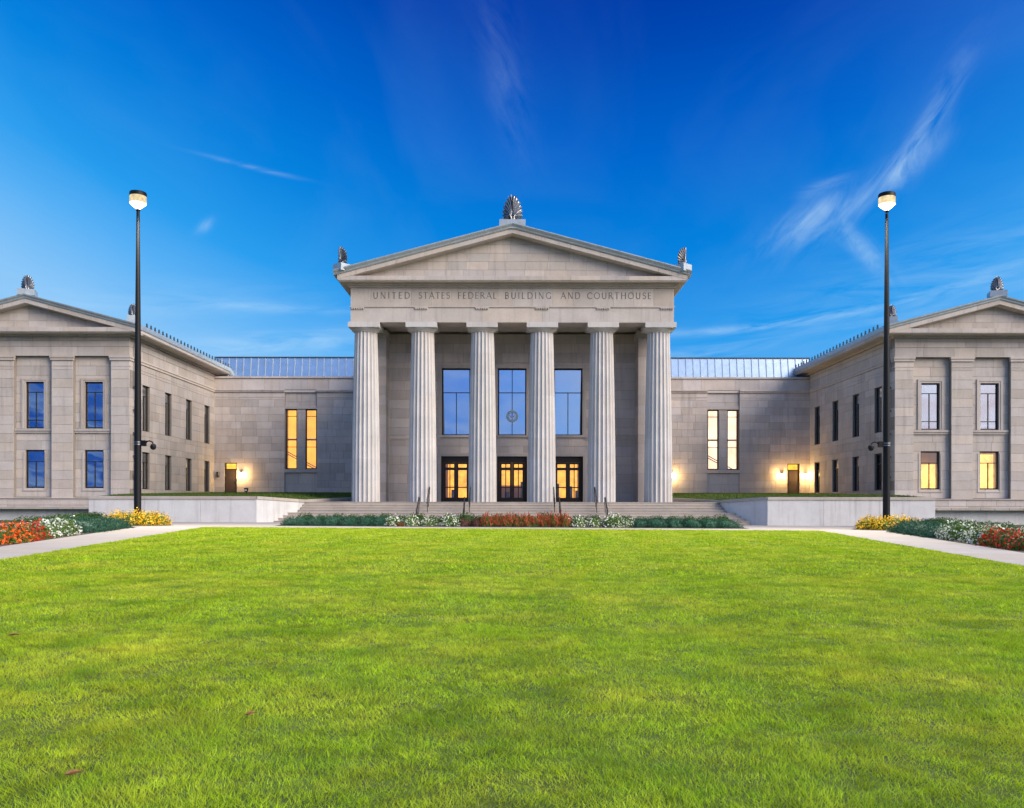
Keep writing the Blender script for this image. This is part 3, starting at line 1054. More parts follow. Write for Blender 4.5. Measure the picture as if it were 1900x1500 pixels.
def entrance_door(x):
    y = WY + .22
    b = MB()
    b.box(x - 1.0, x - .84, y, y + .12, PZ, 4.34)
    b.box(x + .84, x + 1.0, y, y + .12, PZ, 4.34)
    b.box(x - .84, x + .84, y, y + .12, 3.95, 4.34)
    d = b.build('entrance_door', M['bronze'], por)
    for sg in (-1, 1):
        a0, a1 = sorted((x + sg * .002, x + sg * .838))
        lf = MB()
        lf.box(a0, a0 + .14, y + .02, y + .08, PZ + .01, 3.945)
        lf.box(a1 - .14, a1, y + .02, y + .08, PZ + .01, 3.945)
        lf.box(a0 + .14, a1 - .14, y + .02, y + .08, PZ + .01, PZ + .30)
        lf.box(a0 + .14, a1 - .14, y + .02, y + .08, 3.82, 3.945)
        lf.box(a0 + .14, a1 - .14, y + .022, y + .078, 3.42, 3.60)
        if x == 0 or sg == (1 if x > 0 else -1):
            lf.box((a0 + a1) / 2 - .03, (a0 + a1) / 2 + .03, y + .024, y + .076, PZ + .30, 3.82)
        lf.build('door_leaf', M['bronze'], d)
        box('pane', M['glass_lit'], d, a0 + .142, a1 - .142, y + .045, y + .053, PZ + .302, 3.418)
        box('pane', M['glass_lit'], d, a0 + .142, a1 - .142, y + .045, y + .053, 3.602, 3.818)
        box('push_bar', M['bronze'], d, a0 + .12, a1 - .12, y - .03, y + .015, 2.24, 2.31)

for x in (-3.73, 0, 3.73):
    entrance_door(x)

# round seal behind the middle window
sl = MB()
def ringy(r0, r1, y0, y1, n=32):
    vs, fs = [], []
    for i in range(n):
        a = 2 * math.pi * i / n
        for r_, yy in ((r0, y0), (r1, y0), (r1, y1), (r0, y1)):
            vs.append((r_ * math.cos(a), yy + WY + .285, 7.03 + r_ * math.sin(a)))
    for i in range(n):
        j = (i + 1) % n
        for k in range(4):
            fs.append((i * 4 + k, j * 4 + k, j * 4 + (k + 1) % 4, i * 4 + (k + 1) % 4))
    sl.add(vs, fs)
ringy(.26, .40, 0, .03)
ringy(.21, .235, 0, .03)
for sg in (-1, 1):
    sl.prism([(0, WY + .285, 7.08), (sg * .05, WY + .285, 7.02), (sg * .17, WY + .285, 7.13), (sg * .15, WY + .285, 7.0), (sg * .06, WY + .285, 6.92), (0, WY + .285, 6.86)], (0, .03, 0))
so = sl.build('round_seal', M['seal'], None)
so['label'] = 'round grey seal emblem on the glass of the middle upper window'
so['category'] = 'emblem'

# ------------------------------------------------------------------ link blocks between temple front and pavilions
LY = 75.7
def link_block(sg):
    side = 'left' if sg < 0 else 'right'
    rt = thing('link_block', (sg * 18, LY, 2.0), f'recessed limestone link wall with two tall lit windows, {side} of the columns', 'building')
    X = lambda v: sg * v
    bx = 18.67
    w = Wall(rt, 'y', LY)
    wo = [tuple(sorted((X(bx - 1.36), X(bx - .38)))) + (4.24, 9.53), tuple(sorted((X(bx + .38), X(bx + 1.36)))) + (4.24, 9.53)]
    bay = tuple(sorted((X(bx - 1.42), X(bx + 1.42)))) + (1.6, 11.0)
    dr = tuple(sorted((X(24.33), X(25.41)))) + (1.6, 4.77)
    lo, hi = sorted((X(10.0), X(26.34)))
    wall = w.back(lo, hi, 1.2, 12.25, [bay, dr], .8)
    w2 = Wall(rt, 'y', LY + .16)
    w2.back(bay[0] - .05, bay[1] + .05, 1.2, 11.2, wo, .5, M['joint'], 'bay_wall')
    s = []
    w.stones(lo, hi, 1.3, 11.0, [bay, dr], s, .66, 1.3, 20 + sg, 'stone_wall')
    w.stones(lo, hi, 11.24, 12.22, [], s, .98, 2.2, 24 + sg, 'stone_wall')
    w2.stones(bay[0], bay[1], 1.3, 11.0, wo + [(bay[0], bay[1], 3.9, 4.24)], s, .8, 1.4, 28 + sg, 'stone_wall')
    place_stones(rt, wall, s)
    for a0, a1 in ((10.0, bx - 1.42), (bx + 1.42, 26.32)):
        b = MB().box(X(a0), X(a1), LY - .10, LY + .02, 11.02, 11.14)
        b.box(X(a0), X(a1), LY - .17, LY + .02, 11.142, 11.235)
        b.box(X(a0), X(a1), LY - .03, LY + .02, 10.58, 10.64)
        b.build('string_course', M['stone_wall'], rt)
    box('string_course', M['stone_wall'], rt, X(bx - 1.40), X(bx + 1.40), LY + .02, LY + .3, 11.02, 11.20)
    cp = MB()
    n = 10
    for i in range(n):
        a0, a1 = 10.0 + 16.3 * i / n, 10.0 + 16.3 * (i + 1) / n - .01
        box('coping_stone', M['stone_wall'], rt, X(a0), X(a1), LY - .10, LY + .8, 12.252, 12.40)
    box('window_sill', M['stone_wall'], rt, X(bx - 1.42), X(bx + 1.42), LY + .0, LY + .2, 3.93, 4.22)
    box('window_lintel', M['stone_wall'], rt, X(bx - 1.42), X(bx + 1.42), LY + .08, LY + .2, 9.56, 9.82)
    # sunk panel on the pier between the windows
    b = MB()
    b.box(X(bx - .30), X(bx + .30), LY + .142, LY + .18, 4.45, 4.52)
    b.box(X(bx - .30), X(bx + .30), LY + .142, LY + .18, 9.20, 9.27)
    b.box(X(bx - .30), X(bx - .24), LY + .142, LY + .18, 4.522, 9.198)
    b.box(X(bx + .24), X(bx + .30), LY + .142, LY + .18, 4.522, 9.198)
    b.build('pier_panel', M['stone_wall'], rt)
    for o in wo:
        window(rt, 'y', LY + .32, -1, o[0], o[1], o[2], o[3], (6.20, 8.92), (), .09, .1, 'glass_lit')
    a0, a1 = min(wo[0][0], wo[1][0]), max(wo[0][1], wo[1][1])
    it = room(rt, 'y', LY + .80, -1, a0, a1, 4.24, 9.6, 3.0, M['room'], 'stair_hall')
    key = 'glow_' + side
    M[key] = emit(key, (1.0, .42, .04) if sg < 0 else (1.0, .68, .46), 0.25 if sg < 0 else 0.30, .25, .7)
    box('lit_wall', M[key], it, a0 - .28, a1 + .28, LY + 2.1, LY + 2.16, 3.96, 9.8)
    box('floor_edge', M['room'], it, a0 - .28, a1 + .28, LY + 1.95, LY + 2.09, 6.9, 7.06)
    b = MB()
    for k in range(2):
        b.prism([(a0 - .2, LY + 1.5, 5.6 + .2 * k - .0), (a1 + .2, LY + 1.5, 3.9 + .2 * k), (a1 + .2, LY + 1.5, 3.98 + .2 * k), (a0 - .2, LY + 1.5, 5.68 + .2 * k)], (0, .06, 0))
    b.build('stair_rail', M['door'], it)
    # service door
    d = MB()
    y = LY + .12
    d.box(dr[0], dr[0] + .07, y, y + .1, 2.1, 4.77)
    d.box(dr[1] - .07, dr[1], y, y + .1, 2.1, 4.77)
    d.box(dr[0] + .07, dr[1] - .07, y, y + .1, 4.70, 4.77)
    d.box(dr[0] + .07, dr[1] - .07, y, y + .1, 4.16, 4.24)
    do = d.build('service_door', M['bronze'], rt)
    box('door_leaf', M['door'], do, dr[0] + .072, dr[1] - .072, y + .03, y + .09, 1.7, 4.158)
    box('pane', M['glass_lit'], do, dr[0] + .072, dr[1] - .072, y + .05, y + .058, 4.242, 4.698)
    hx = dr[1] - .2 if sg < 0 else dr[0] + .14
    box('handle', M['silver'], do, hx, hx + .06, y - .04, y + .028, 3.0, 3.25)
    M.setdefault('glow_fan', emit('fanlight_glow', (1.0, .52, .06), .30, .3, 2.5))
    box('lobby_lamp', M['glow_fan'], do, dr[0] + .05, dr[1] - .05, LY + .5, LY + .55, 4.0, 4.8)  # glowing sheet behind the transom, put in for the lit interior
    # standing seam roof monitor above the parapet
    y0, y1, z0, z1 = 76.9, 77.2, 12.45, 14.32
    n = 26
    step = (26.8 - 9.7) / n
    kk = (y1 - y0)
    for i in range(n):
        xa, xb = X(9.7 + step * i + .012), X(9.7 + step * (i + 1) - .012)
        MB().loft([(xa, y0, z0), (xb, y0, z0), (xb, y0 + .05, z0), (xa, y0 + .05, z0)], [(xa, y1, z1), (xb, y1, z1), (xb, y1 + .05, z1), (xa, y1 + .05, z1)]).build('roof_panel', M['roof'], rt)
        xs = X(9.7 + step * i)
        MB().loft([(xs - .02, y0 - .07, z0), (xs + .02, y0 - .07, z0), (xs + .02, y0 + .04, z0), (xs - .02, y0 + .04, z0)], [(xs - .02, y1 - .07, z1), (xs + .02, y1 - .07, z1), (xs + .02, y1 + .04, z1), (xs - .02, y1 + .04, z1)]).build('seam', M['metal'], rt)
    box('ridge_cap', M['antefix'], rt, X(9.7), X(26.8), y1 - .12, y1 + 1.5, z1, z1 + .07)
    box('roof_deck', M['metal'], rt, X(9.98), X(26.9), LY + .82, 79.4, 12.2, 12.3)
    return rt

link_block(-1)
link_block(1)

# ------------------------------------------------------------------ pavilions
PY = 58.9
antm = MB()
antm.prism([(-.10, 0, 0), (.10, 0, 0), (.12, 0, .10), (.07, 0, .17), (.09, 0, .24), (.0, 0, .33), (-.09, 0, .24), (-.07, 0, .17), (-.12, 0, .10)], (0, .06, 0))
antm = antm.mesh('antefix', M['antefix'])

def pavilion(sg):
    side = 'left' if sg < 0 else 'right'
    xc = sg * 32.97
    rt = thing('pavilion', (xc, PY, 0.9), f'limestone pavilion with pilasters, low gable and silver palmette at {side} edge', 'building')
    ri = 26.3
    out_ = 39.64
    def S(a, b):
        return tuple(sorted((sg * a, sg * b)))
    win_c = [28.89, 32.97, 37.05]
    rec = [S(c - 1.3, c + 1.3) + (1.58, 11.3) for c in win_c]
    w = Wall(rt, 'y', PY)
    lo, hi = S(ri, out_)
    wall = w.back(lo, hi, -.3, 12.62, rec, .3)
    w2 = Wall(rt, 'y', PY + .30)
    up = [S(c - .635, c + .635) + (6.34, 9.56) for c in win_c]
    dn = [S(c - .65, c + .65) + (2.22, 4.85) for c in win_c]
    w2.back(lo, hi, -.3, 12.6, up + dn, .5, M['joint'], 'recess_wall')
    s = []
    edges = [ri, win_c[0] - 1.3, win_c[0] + 1.3, win_c[1] - 1.3, win_c[1] + 1.3, win_c[2] - 1.3, win_c[2] + 1.3, out_]
    for k in (0, 2, 4):
        a0, a1 = S(edges[k], edges[k + 1])
        w.stones(a0, a1, 1.54, 11.0, [], s, .64, 9, 40 + k + sg)
    for k in (0, 1):
        r_ = rec[k]
        w2.stones(r_[0], r_[1], 1.60, 11.3, [up[k], dn[k]], s, .64, 1.3, 50 + k + sg)
    box('plain_wall', M['stone'], rt, *S(edges[5], edges[6]), PY + .20, PY + .29, 1.6, 11.3)
    box('plain_wall', M['stone'], rt, *S(edges[6], edges[7]), PY - .004, PY + .02, 1.54, 11.0)
    w.stones(lo, hi, 11.302, 11.95, [], s, .65, 2.0, 60 + sg)
    w.stones(lo, hi, 11.965, 12.34, [], s, .4, 2.2, 62 + sg)
    w.stones(lo, hi, 12.355, 12.60, [], s, .3, 2.4, 64 + sg)
    w.stones(lo, hi, 1.05, 1.50, [], s, .5, 1.7, 66 + sg)
    w.stones(lo, hi, .30, 1.04, [], s, .8, 1.7, 68 + sg)
    # side towards the courtyard
    ws = Wall(rt, 'x', sg * ri, -sg)
    dc = [61.6, 65.6, 69.75, 73.9]
    so_ = [(d - .62, d + .62, 6.34, 9.60) for d in dc] + [(d - .62, d + .62, 2.18, 4.83) for d in dc]
    sw = ws.back(PY + .31, 80, -.3, 12.62, so_, .5, None, 'side_wall')
    s2 = []
    ws.stones(PY + .005, LY, 1.54, 11.0, so_, s, .64, 1.35, 70 + sg)
    ws.stones(PY + .005, LY, 11.302, 11.95, [], s, .65, 2.0, 72 + sg)
    ws.stones(PY + .005, LY, 11.965, 12.34, [], s, .4, 2.2, 74 + sg)
    ws.stones(PY + .005, LY, 12.355, 12.60, [], s, .3, 2.4, 76 + sg)
    place_stones(rt, wall, s)
    # pilaster capitals, necking, plinth and side bands
    for k in (0, 2, 4, 6):
        a0, a1 = edges[k], edges[k + 1]
        if k == 0:
            a0 = ri - .07
        b = MB().box(sg * (a0 - (0 if k == 0 else .05)), sg * (a1 + .05), PY - .08, PY + .1, 11.002, 11.17)
        b.box(sg * (a0 - (.04 if k == 0 else .09)), sg * (a1 + .09), PY - .13, PY + .1, 11.172, 11.30)
        b.box(sg * (a0 + .0), sg * a1, PY - .02, PY + .05, 10.60, 10.65)
        b.build('pilaster_capital', M['stone'], rt)
    b = MB()
    xs = sg * ri
    b.box(xs, xs - sg * .07, PY + .101, LY, 11.002, 11.17)
    b.box(xs, xs - sg * .12, PY + .101, LY, 11.172, 11.30)
    b.box(xs, xs - sg * .02, PY + .101, LY, 10.60, 10.65)
    b.build('side_band', M['stone'], rt)
    box('plinth', M['stone'], rt, *S(ri - .10, out_), PY - .10, PY + .1, 1.505, 1.56)
    # window casings and windows on the front
    for k, c in enumerate(win_c[:2]):
        u, d = up[k], dn[k]
        yy = PY + .30
        casing(rt, u[0], u[1], u[2], u[3], yy, .26, .07, False)
        b = MB().box(*S(c - 1.29, c + 1.29), yy - .10, yy + .02, 6.02, 6.16)
        b.box(*S(c - 1.29, c + 1.29), yy - .16, yy + .02, 6.162, 6.32)
        b.build('window_sill', M['stone'], rt)
        b = MB()
        for q in (d[0] - .17, d[1] + .05):
            b.box(q, q + .12, yy - .03, yy + .02, 2.10, 4.70)
        b.box(d[0] - .17, d[1] + .17, yy - .05, yy + .02, 2.02, 2.098)
        b.build('window_casing', M['stone'], rt)
        window(rt, 'y', yy + .14, -1, u[0], u[1], u[2], u[3], (6.92, 8.86), [(sg * c, 6.34, 8.86)], .09, .1, 'glass')
        lit = sg > 0
        window(rt, 'y', yy + .14, -1, d[0], d[1], d[2], d[3], (4.05,), [(sg * c, 2.2, 4.05)], .09, .1, 'glass_lit' if lit else 'glass')
        room(rt, 'y', yy + .52, -1, u[0], u[1], u[2], u[3], 1.6, M['dark'])
        if lit:
            r_ = room(rt, 'y', yy + .52, -1, d[0], d[1], d[2], d[3], 1.6, M['room'], 'lit_interior')
            M.setdefault('glow_office', emit('office_glow', (1.0, .56, .12), .34, .4, 1.8))
            cb = MB()
            nn = 40
            ct_ = [(d[0] - .25 + (d[1] - d[0] + .5) * q / nn, yy + 1.1 + .05 * math.sin(q * 1.9)) for q in range(nn + 1)]
            zt_ = 4.0 if k == 0 else 4.7
            cb.add([(p[0], p[1], z_) for p in ct_ for z_ in (1.9, zt_)], [(2 * q, 2 * q + 2, 2 * q + 3, 2 * q + 1) for q in range(nn)])
            cb.build('lit_curtain', M['glow_office'], r_)
        else:
            r_ = room(rt, 'y', yy + .52, -1, d[0], d[1], d[2], d[3], 1.6, M['dark'])
            for q in (-.3, .3):
                b = MB().lathe([(.20, 0), (.26, .12), (.27, .26), (.24, .28)], 14, (sg * c + q, yy + .75, 2.2))
                b.build('desk_bowl', M['white'], r_)
    for d in dc:
        for z0, z1, h in ((6.34, 9.60, (8.86,)), (2.18, 4.83, (4.1,))):
            wl = (sg > 0 and z0 < 3 and d > 73) or (sg > 0 and z0 < 3 and d < 62)
            window(rt, 'x', sg * (ri + .16), -sg, d - .62, d + .62, z0, z1, h, [(d, z0, h[0])], .08, .09, 'glass_lit' if wl else 'glass')
            room(rt, 'x', sg * (ri + .52), -sg, d - .62, d + .62, z0, z1, 1.4, M['dark'])
    # cornice all round
    cf, ov = 57.98, .92
    b = MB()
    b.box(*S(ri - .16, out_ + .16), PY - .16, 80, 12.622, 12.75)
    b.box(*S(ri - ov + .06, out_ + ov - .06), cf + .06, 80, 12.752, 12.80)
    cn = b.build('cornice', M['stone'], rt)
    n = 9
    full = out_ - ri + 2 * ov
    for i in range(n):
        box('cornice_block', M['stone'], cn, *S(ri - ov + full * i / n + .004, ri - ov + full * (i + 1) / n - .004), cf, cf + .5, 12.802, 13.1)
    n = 12
    for i in range(n):
        y0 = cf + .505 + 20.0 * i / n
        box('cornice_block', M['stone'], cn, *S(ri - ov, ri + .5), y0, y0 + 20.0 / n - .008, 12.802, 13.08)
    box('gutter', M['metal'], rt, *S(ri - ov - .06, ri - ov + .12), cf - .02, 78.4, 13.085, 13.36)
    box('attic', M['stone'], rt, *S(ri + .5, out_), cf + .51, 80, 12.803, 13.05)
    half = 7.585
    rake(rt, xc, half, 15.02, .264, 0, 0, [(cf - .014, 0), (cf - .014, -.28), (cf + .06, -.33), (58.9, -.33), (58.9, 0)], 'raking_cornice', M['stone'], 5)
    sm = [(cf - .04, .002), (cf - .08, .06), (cf - .10, .14), (cf - .18, .22), (cf - .20, .30), (cf - .1, .32), (58.7, .33), (58.7, .002)]
    rake(rt, xc, half + .08, 15.02, .264, 0, 0, sm, 'sima', M['metal'], 1)
    rake(rt, xc, half + .06, 15.02, .264, 0, 0, [(58.71, .02), (58.71, .30), (80, .30), (80, .02)], 'roof', M['metal'], 1)
    tympanum(rt, xc, 6.2, 13.1, 14.70, .258, 58.55, .55, 1.35, 80 + sg)
    acroterion(rt, (xc, cf + .25, 15.66), 1.06, -sg * R(18), 1.05, .42)
    acroterion(rt, (sg * (ri - ov + .42), cf + .3, 13.92), .86, -sg * R(18), .72, .55)
    for i in range(28):
        o = bpy.data.objects.new('antefix', antm)
        COL.objects.link(o)
        o.parent = rt
        o.location = Vector((sg * (ri - ov), 59.6 + .685 * i, 13.36)) - rt.location
        o.rotation_euler = (0, 0, R(90) * -sg)
    # downspout near the corner
    xd = sg * (ri - .14)
    b = MB().tube([(sg * (ri - .45), 59.45, 12.75), (sg * (ri - .40), 59.45, 12.45), (xd, 59.45, 12.1), (xd, 59.45, 2.3), (xd - sg * .25, 59.4, 2.0)], .055, 8)
    dp = b.build('downspout', M['cable'], rt, True)
    for z in (3.0, 4.4, 6.0, 7.6, 9.2, 11.2):
        box('bracket', M['cable'], dp, xd - .09, xd + .09, 59.36, 59.54, z, z + .12)
    return rt

pavilion(-1)
pavilion(1)

# ------------------------------------------------------------------ terraces with retaining walls
def terrace(sg):
    side = 'left' if sg < 0 else 'right'
    pl = [(24.45, 49.5, 1.59), (14.76, 49.5, 1.59), (14.05, 50.25, 1.54), (12.95, 51.9, 1.44), (12.76, 52.8, 1.42), (11.2, 57.5, 1.58), (10.1, 60.0, 1.64)]
    rt = thing('retaining_wall', (sg * 19.6, 49.5, 0), f'low pale concrete retaining wall with stone coping, {side} of the steps', 'wall')
    for k in range(len(pl) - 1):
        (xa, ya, za), (xb, yb, zb) = pl[k], pl[k + 1]
        d = Vector((xb - xa, yb - ya, 0))
        ln = d.length
        d.normalize()
        nrm = Vector((d.y, -d.x, 0))          # outward side
        if nrm.y > 0:
            nrm = -nrm
        n = max(1, round(ln / 3.15))
        for i in range(n):
            u0, u1 = ln * i / n + (.006 if n > 1 else 0), ln * (i + 1) / n - (.006 if n > 1 else 0)
            P = []
            for u in (u0, u1):
                zt = za + (zb - za) * u / ln - .17
                for off, z in ((0, -.3), (0, zt), (.30, zt), (.30, -.3)):
                    P.append((sg * (xa + d.x * u - nrm.x * off), ya + d.y * u - nrm.y * off, z))
            MB().loft(P[:4], P[4:]).build('panel', M['conc'], rt)
        n = max(1, round(ln / 1.55))
        for i in range(n):
            u0, u1 = ln * i / n + .005, ln * (i + 1) / n - .005
            P = []
            for u in (u0, u1):
                zt = za + (zb - za) * u / ln
                for off, z in ((-.06, zt - .168), (-.06, zt - .015), (-.045, zt), (.38, zt), (.38, zt - .168)):
                    P.append((sg * (xa + d.x * u - nrm.x * off), ya + d.y * u - nrm.y * off, z))
            MB().loft(P[:5], P[5:]).build('coping_stone', M['step'], rt)
    MB().box(sg * 24.45, sg * 24.15, 49.81, 58.7, -.3, 1.55).build('panel', M['conc'], rt)
    # planted surface
    def front(x):
        for k in range(len(pl) - 1):
            (xa, ya, za), (xb, yb, zb) = pl[k], pl[k + 1]
            if xb <= x <= xa:
                t = (xa - x) / max(xa - xb, 1e-6)
                return ya + (yb - ya) * t, za + (zb - za) * t
        return 58.9, 1.6
    xs = [10.15 + (26.25 - 10.15) * i / 40 for i in range(41)]
    ny = 10
    b = MB()
    vs = []
    def tz(x, t):
        fy, fz = front(x)
        return fz + .02 + (2.10 - fz - .02) * min(1, t * 1.0) ** .8
    for x in xs:
        fy, fz = front(x)
        for j in range(ny + 1):
            t = j / ny
            vs.append((sg * x, fy + .34 + (LY - .02 - fy - .34) * t, tz(x, t)))
    b.add(vs, [(i * (ny + 1) + j, (i + 1) * (ny + 1) + j, (i + 1) * (ny + 1) + j + 1, i * (ny + 1) + j + 1) for i in range(40) for j in range(ny)])
    tagk(b.build('terrace_lawn', M['turf']), 'structure')
    n = 26000
    X = rng.uniform(10.6, 26.2, n)
    T = rng.uniform(0, 1, n) ** 1.6
    F = np.array([front(x) for x in X])
    keep = (X < 23.6) | (F[:, 0] + .9 + (LY - .4 - F[:, 0]) * T > 52)
    Y = F[:, 0] + .75 + (LY - .5 - F[:, 0] - .75) * T
    Z = F[:, 1] + (2.10 - F[:, 1]) * T ** .8
    blades('terrace_grass', X[keep] * sg, Y[keep], Z[keep], .10, .045, M['tgrass'], f'rough grass on the raised terrace, {side} of the columns')

def blades(name, X, Y, Z, h, w, m, label, lean=.5, leanx=None):
    n = len(X)
    a = rng.uniform(0, 2 * np.pi, n)
    hh = h * rng.uniform(.55, 1.25, n)
    lx = rng.normal(0, lean, n) * hh + (0 if leanx is None else leanx[0] * hh)
    ly = rng.normal(0, lean, n) * hh + (0 if leanx is None else leanx[1] * hh)
    ww = w * rng.uniform(.6, 1.3, n) * .5
    V = np.empty((n, 3, 3), np.float32)
    V[:, 0] = np.stack([X - ww * np.cos(a), Y - ww * np.sin(a), Z], 1)
    V[:, 1] = np.stack([X + ww * np.cos(a), Y + ww * np.sin(a), Z], 1)
    V[:, 2] = np.stack([X + lx, Y + ly, Z + hh], 1)
    me = bpy.data.meshes.new(name)
    me.vertices.add(3 * n)
    me.vertices.foreach_set('co', V.ravel())
    me.loops.add(3 * n)
    me.loops.foreach_set('vertex_index', np.arange(3 * n, dtype=np.int32))
    me.polygons.add(n)
    me.polygons.foreach_set('loop_start', np.arange(0, 3 * n, 3, dtype=np.int32))
    me.polygons.foreach_set('loop_total', np.full(n, 3, np.int32))
    me.materials.append(m)
    me.update()
    me.validate()
    o = bpy.data.objects.new(name, me)
    COL.objects.link(o)
    o['kind'] = 'stuff'
    o['label'] = label
    o['category'] = 'grass'
    return o

terrace(-1)
terrace(1)

# ------------------------------------------------------------------ ramp walls in front of the pavilions
for sg in (-1, 1):
    side = 'left' if sg < 0 else 'right'
    rt = thing('ramp_wall', (sg * 32, 55.5, 0), f'low white wall under an overhanging coping below the {side} pavilion', 'wall')
    for i in range(6):
        a0, a1 = 24.5 + 3.1 * i, 24.5 + 3.1 * (i + 1) - .012
        box('panel', M['conc'], rt, sg * a0, sg * a1, 55.5, 55.8, -.4, .80)
    for i in range(20):
        a0, a1 = 24.5 + .93 * i, 24.5 + .93 * (i + 1) - .03
        box('coping_stone', M['step'], rt, sg * a0, sg * a1, 55.0, 58.8, .80, .93)

# ------------------------------------------------------------------ handrails
def handrail(x, y_top, y_bot, z_top, z_bot, label):
    rt = thing('handrail', (x, y_bot, z_bot), label, 'handrail', 'dark handrails on the entrance steps')
    r = .028
    b = MB()
    zt, zb = z_top + .92, z_bot + .92
    b.tube([(x, y_top + .35, zt - .42), (x, y_top + .40, zt - .10), (x, y_top + .34, zt - .02), (x, y_top + .25, zt), (x, y_top, zt), (x, y_bot, zb), (x, y_bot - .28, zb), (x, y_bot - .36, zb - .03), (x, y_bot - .40, zb - .12), (x, y_bot - .36, zb - .40)], r, 8)
    b.build('rail', M['rail'], rt, True)
    for y, z0, z1 in ((y_top + .12, z_top, zt), ((y_top + y_bot) / 2, (z_top + z_bot) / 2 - .05, (zt + zb) / 2), (y_bot - .12, z_bot - .02, zb)):
        MB().tube([(x, y, z0), (x, y, z1 - .01)], .022, 8).build('post', M['rail'], rt, True)

RN = ['leftmost', 'inner left', 'inner right', 'rightmost']
for i, (x, xl) in enumerate(((-5.10, -5.58), (-2.57, -2.84), (2.57, 2.84), (5.10, 5.58))):
    handrail(x, 52.75, 51.75, PZ, PZ * .5, f'{RN[i]} dark handrail of the upper flight, nearest the columns')
    handrail(xl, 51.25, 50.25, PZ * .5, 0.0, f'{RN[i]} dark handrail of the lower flight, behind the flower bed')

# ------------------------------------------------------------------ lamp posts and cameras
M['lamp'] = emit('lamp_lens', (1.0, 0.93, 0.78), 0.7)
M['shade'] = emit('warm_lamp_glass', (1.0, 0.80, 0.46), 0.13, .3, 6.0)
LX, LYY, LHT = 18.35, 42.0, 16.45
for sg in (-1, 1):
    side = 'left' if sg < 0 else 'right'
    x = sg * LX
    z0 = gz(x)
    rt = thing('lamp_post', (x, LYY, z0), f'tall slim black lamp post with lit drum head, {side} side of the lawn', 'lamp post', 'tall lamp posts flanking the lawn')
    MB().lathe([(.24, 0), (.24, .05), (.175, .07), (.172, .2), (.165, 5), (.13, 10), (.075, 15.5)], 20, (x, LYY, z0)).build('pole', M['black'], rt, True)
    hz = LHT - .95
    MB().lathe([(.385, .70), (.40, .70), (.40, .86), (.375, .90), (.0, .955)], 28, (x, LYY, hz), False).build('lamp_cap', M['black'], rt, True)
    MB().lathe([(.39, .36), (.39, .70), (.0, .702)], 28, (x, LYY, hz), False).build('lamp_shade', M['shade'], rt, True)
    MB().lathe([(.05, .06), (.10, .10), (.26, .22), (.36, .32), (.385, .358), (.0, .40)], 24, (x, LYY, hz), False).build('lens', M['lamp'], rt, True)
    MB().lathe([(.08, -.02), (.10, .0), (.10, .05), (.06, .075)], 16, (x, LYY, hz)).build('collar', M['black'], rt, True)
    br = MB()
    for k in range(3):
        a = 2 * math.pi * k / 3 + .5
        br.tube([(x + .08 * math.cos(a), LYY + .08 * math.sin(a), hz + .04), (x + .385 * math.cos(a), LYY + .385 * math.sin(a), hz + .36)], .014, 6)
    br.build('strut', M['black'], rt)
    pl = bpy.data.lights.new('lamp_light', 'SPOT')          # the lamp's own beam, thrown onto the lawn side
    pl.energy = 2600
    pl.color = (1.0, .90, .72)
    pl.shadow_soft_size = .2
    pl.spot_size = R(128)
    pl.spot_blend = .8
    po = bpy.data.objects.new('lamp_light', pl)
    COL.objects.link(po)
    po.parent = rt
    po.location = (-sg * .22, -.28, hz + .0 - z0)
    po.rotation_euler = Vector((sg * .42, .95, 1.15)).to_track_quat('Z', 'Y').to_euler()
    # security camera on a bent arm
    cz = 4.05
    ct = thing('security_camera', (x, LYY, cz), f'black dome security camera on a curved arm, on the {side} lamp post', 'camera', 'cameras on the lamp posts')
    s2 = -sg
    MB().lathe([(.19, -.02), (.19, .03)], 18, (x, LYY, cz)).lathe([(.19, .09), (.19, .14)], 18, (x, LYY, cz)).build('clamp_band', M['silver'], ct, True)
    box('mount', M['black'], ct, x + s2 * .16, x + s2 * .40, LYY - .09, LYY + .09, cz - .08, cz + .20)
    MB().tube([(x + s2 * .38, LYY, cz + .06), (x + s2 * .46, LYY, cz + .15), (x + s2 * .58, LYY, cz + .18), (x + s2 * .70, LYY, cz + .13), (x + s2 * .76, LYY, cz + .02)], .035, 8).build('arm', M['black'], ct, True)
    MB().lathe([(.0, -.25), (.09, -.22), (.13, -.14), (.14, -.06), (.12, .02), (.05, .06), (.0, .06)], 18, (x + s2 * .76, LYY, cz - .02), False).build('dome', M['black'], ct, True)

# ------------------------------------------------------------------ wall lamps
M['sconce'] = emit('sconce_glow', (1.0, .66, .22), 9.0)
def wall_lamp(x, lit, label):
    y, z = LY, 3.72
    rt = thing('wall_lamp', (x, y, z), label, 'wall lamp', 'wall lamps on the link walls')
    box('back_plate', M['bronze'], rt, x - .09, x + .09, y - .03, y + .01, z - .22, z + .22)
    MB().lathe([(.12, .16), (.13, .20), (.05, .26)], 14, (x, y - .17, z)).build('cap', M['bronze'], rt, True)
    MB().lathe([(.09, -.20), (.12, -.10), (.12, .155)], 14, (x, y - .17, z)).build('lamp_glass', M['sconce'] if lit else M['lamp_unlit'], rt, True)
    if lit:
        pl = bpy.data.lights.new('lamp_light', 'POINT')
        pl.energy = 22
        pl.color = (1.0, .58, .20)
        pl.shadow_soft_size = .08
        po = bpy.data.objects.new('lamp_light', pl)
        COL.objects.link(po)
        po.parent = rt
        po.location = (0, -.42, 0)

wall_lamp(-23.9, True, 'glowing wall lamp right of the left service door')
wall_lamp(-25.95, False, 'unlit dark wall lamp left of the left service door')
wall_lamp(23.8, True, 'glowing wall lamp left of the right service door')
wall_lamp(25.9, True, 'glowing wall lamp in the corner right of the right service door')
wall_lamp(14.05, True, 'glowing wall lamp half hidden behind the rightmost column')

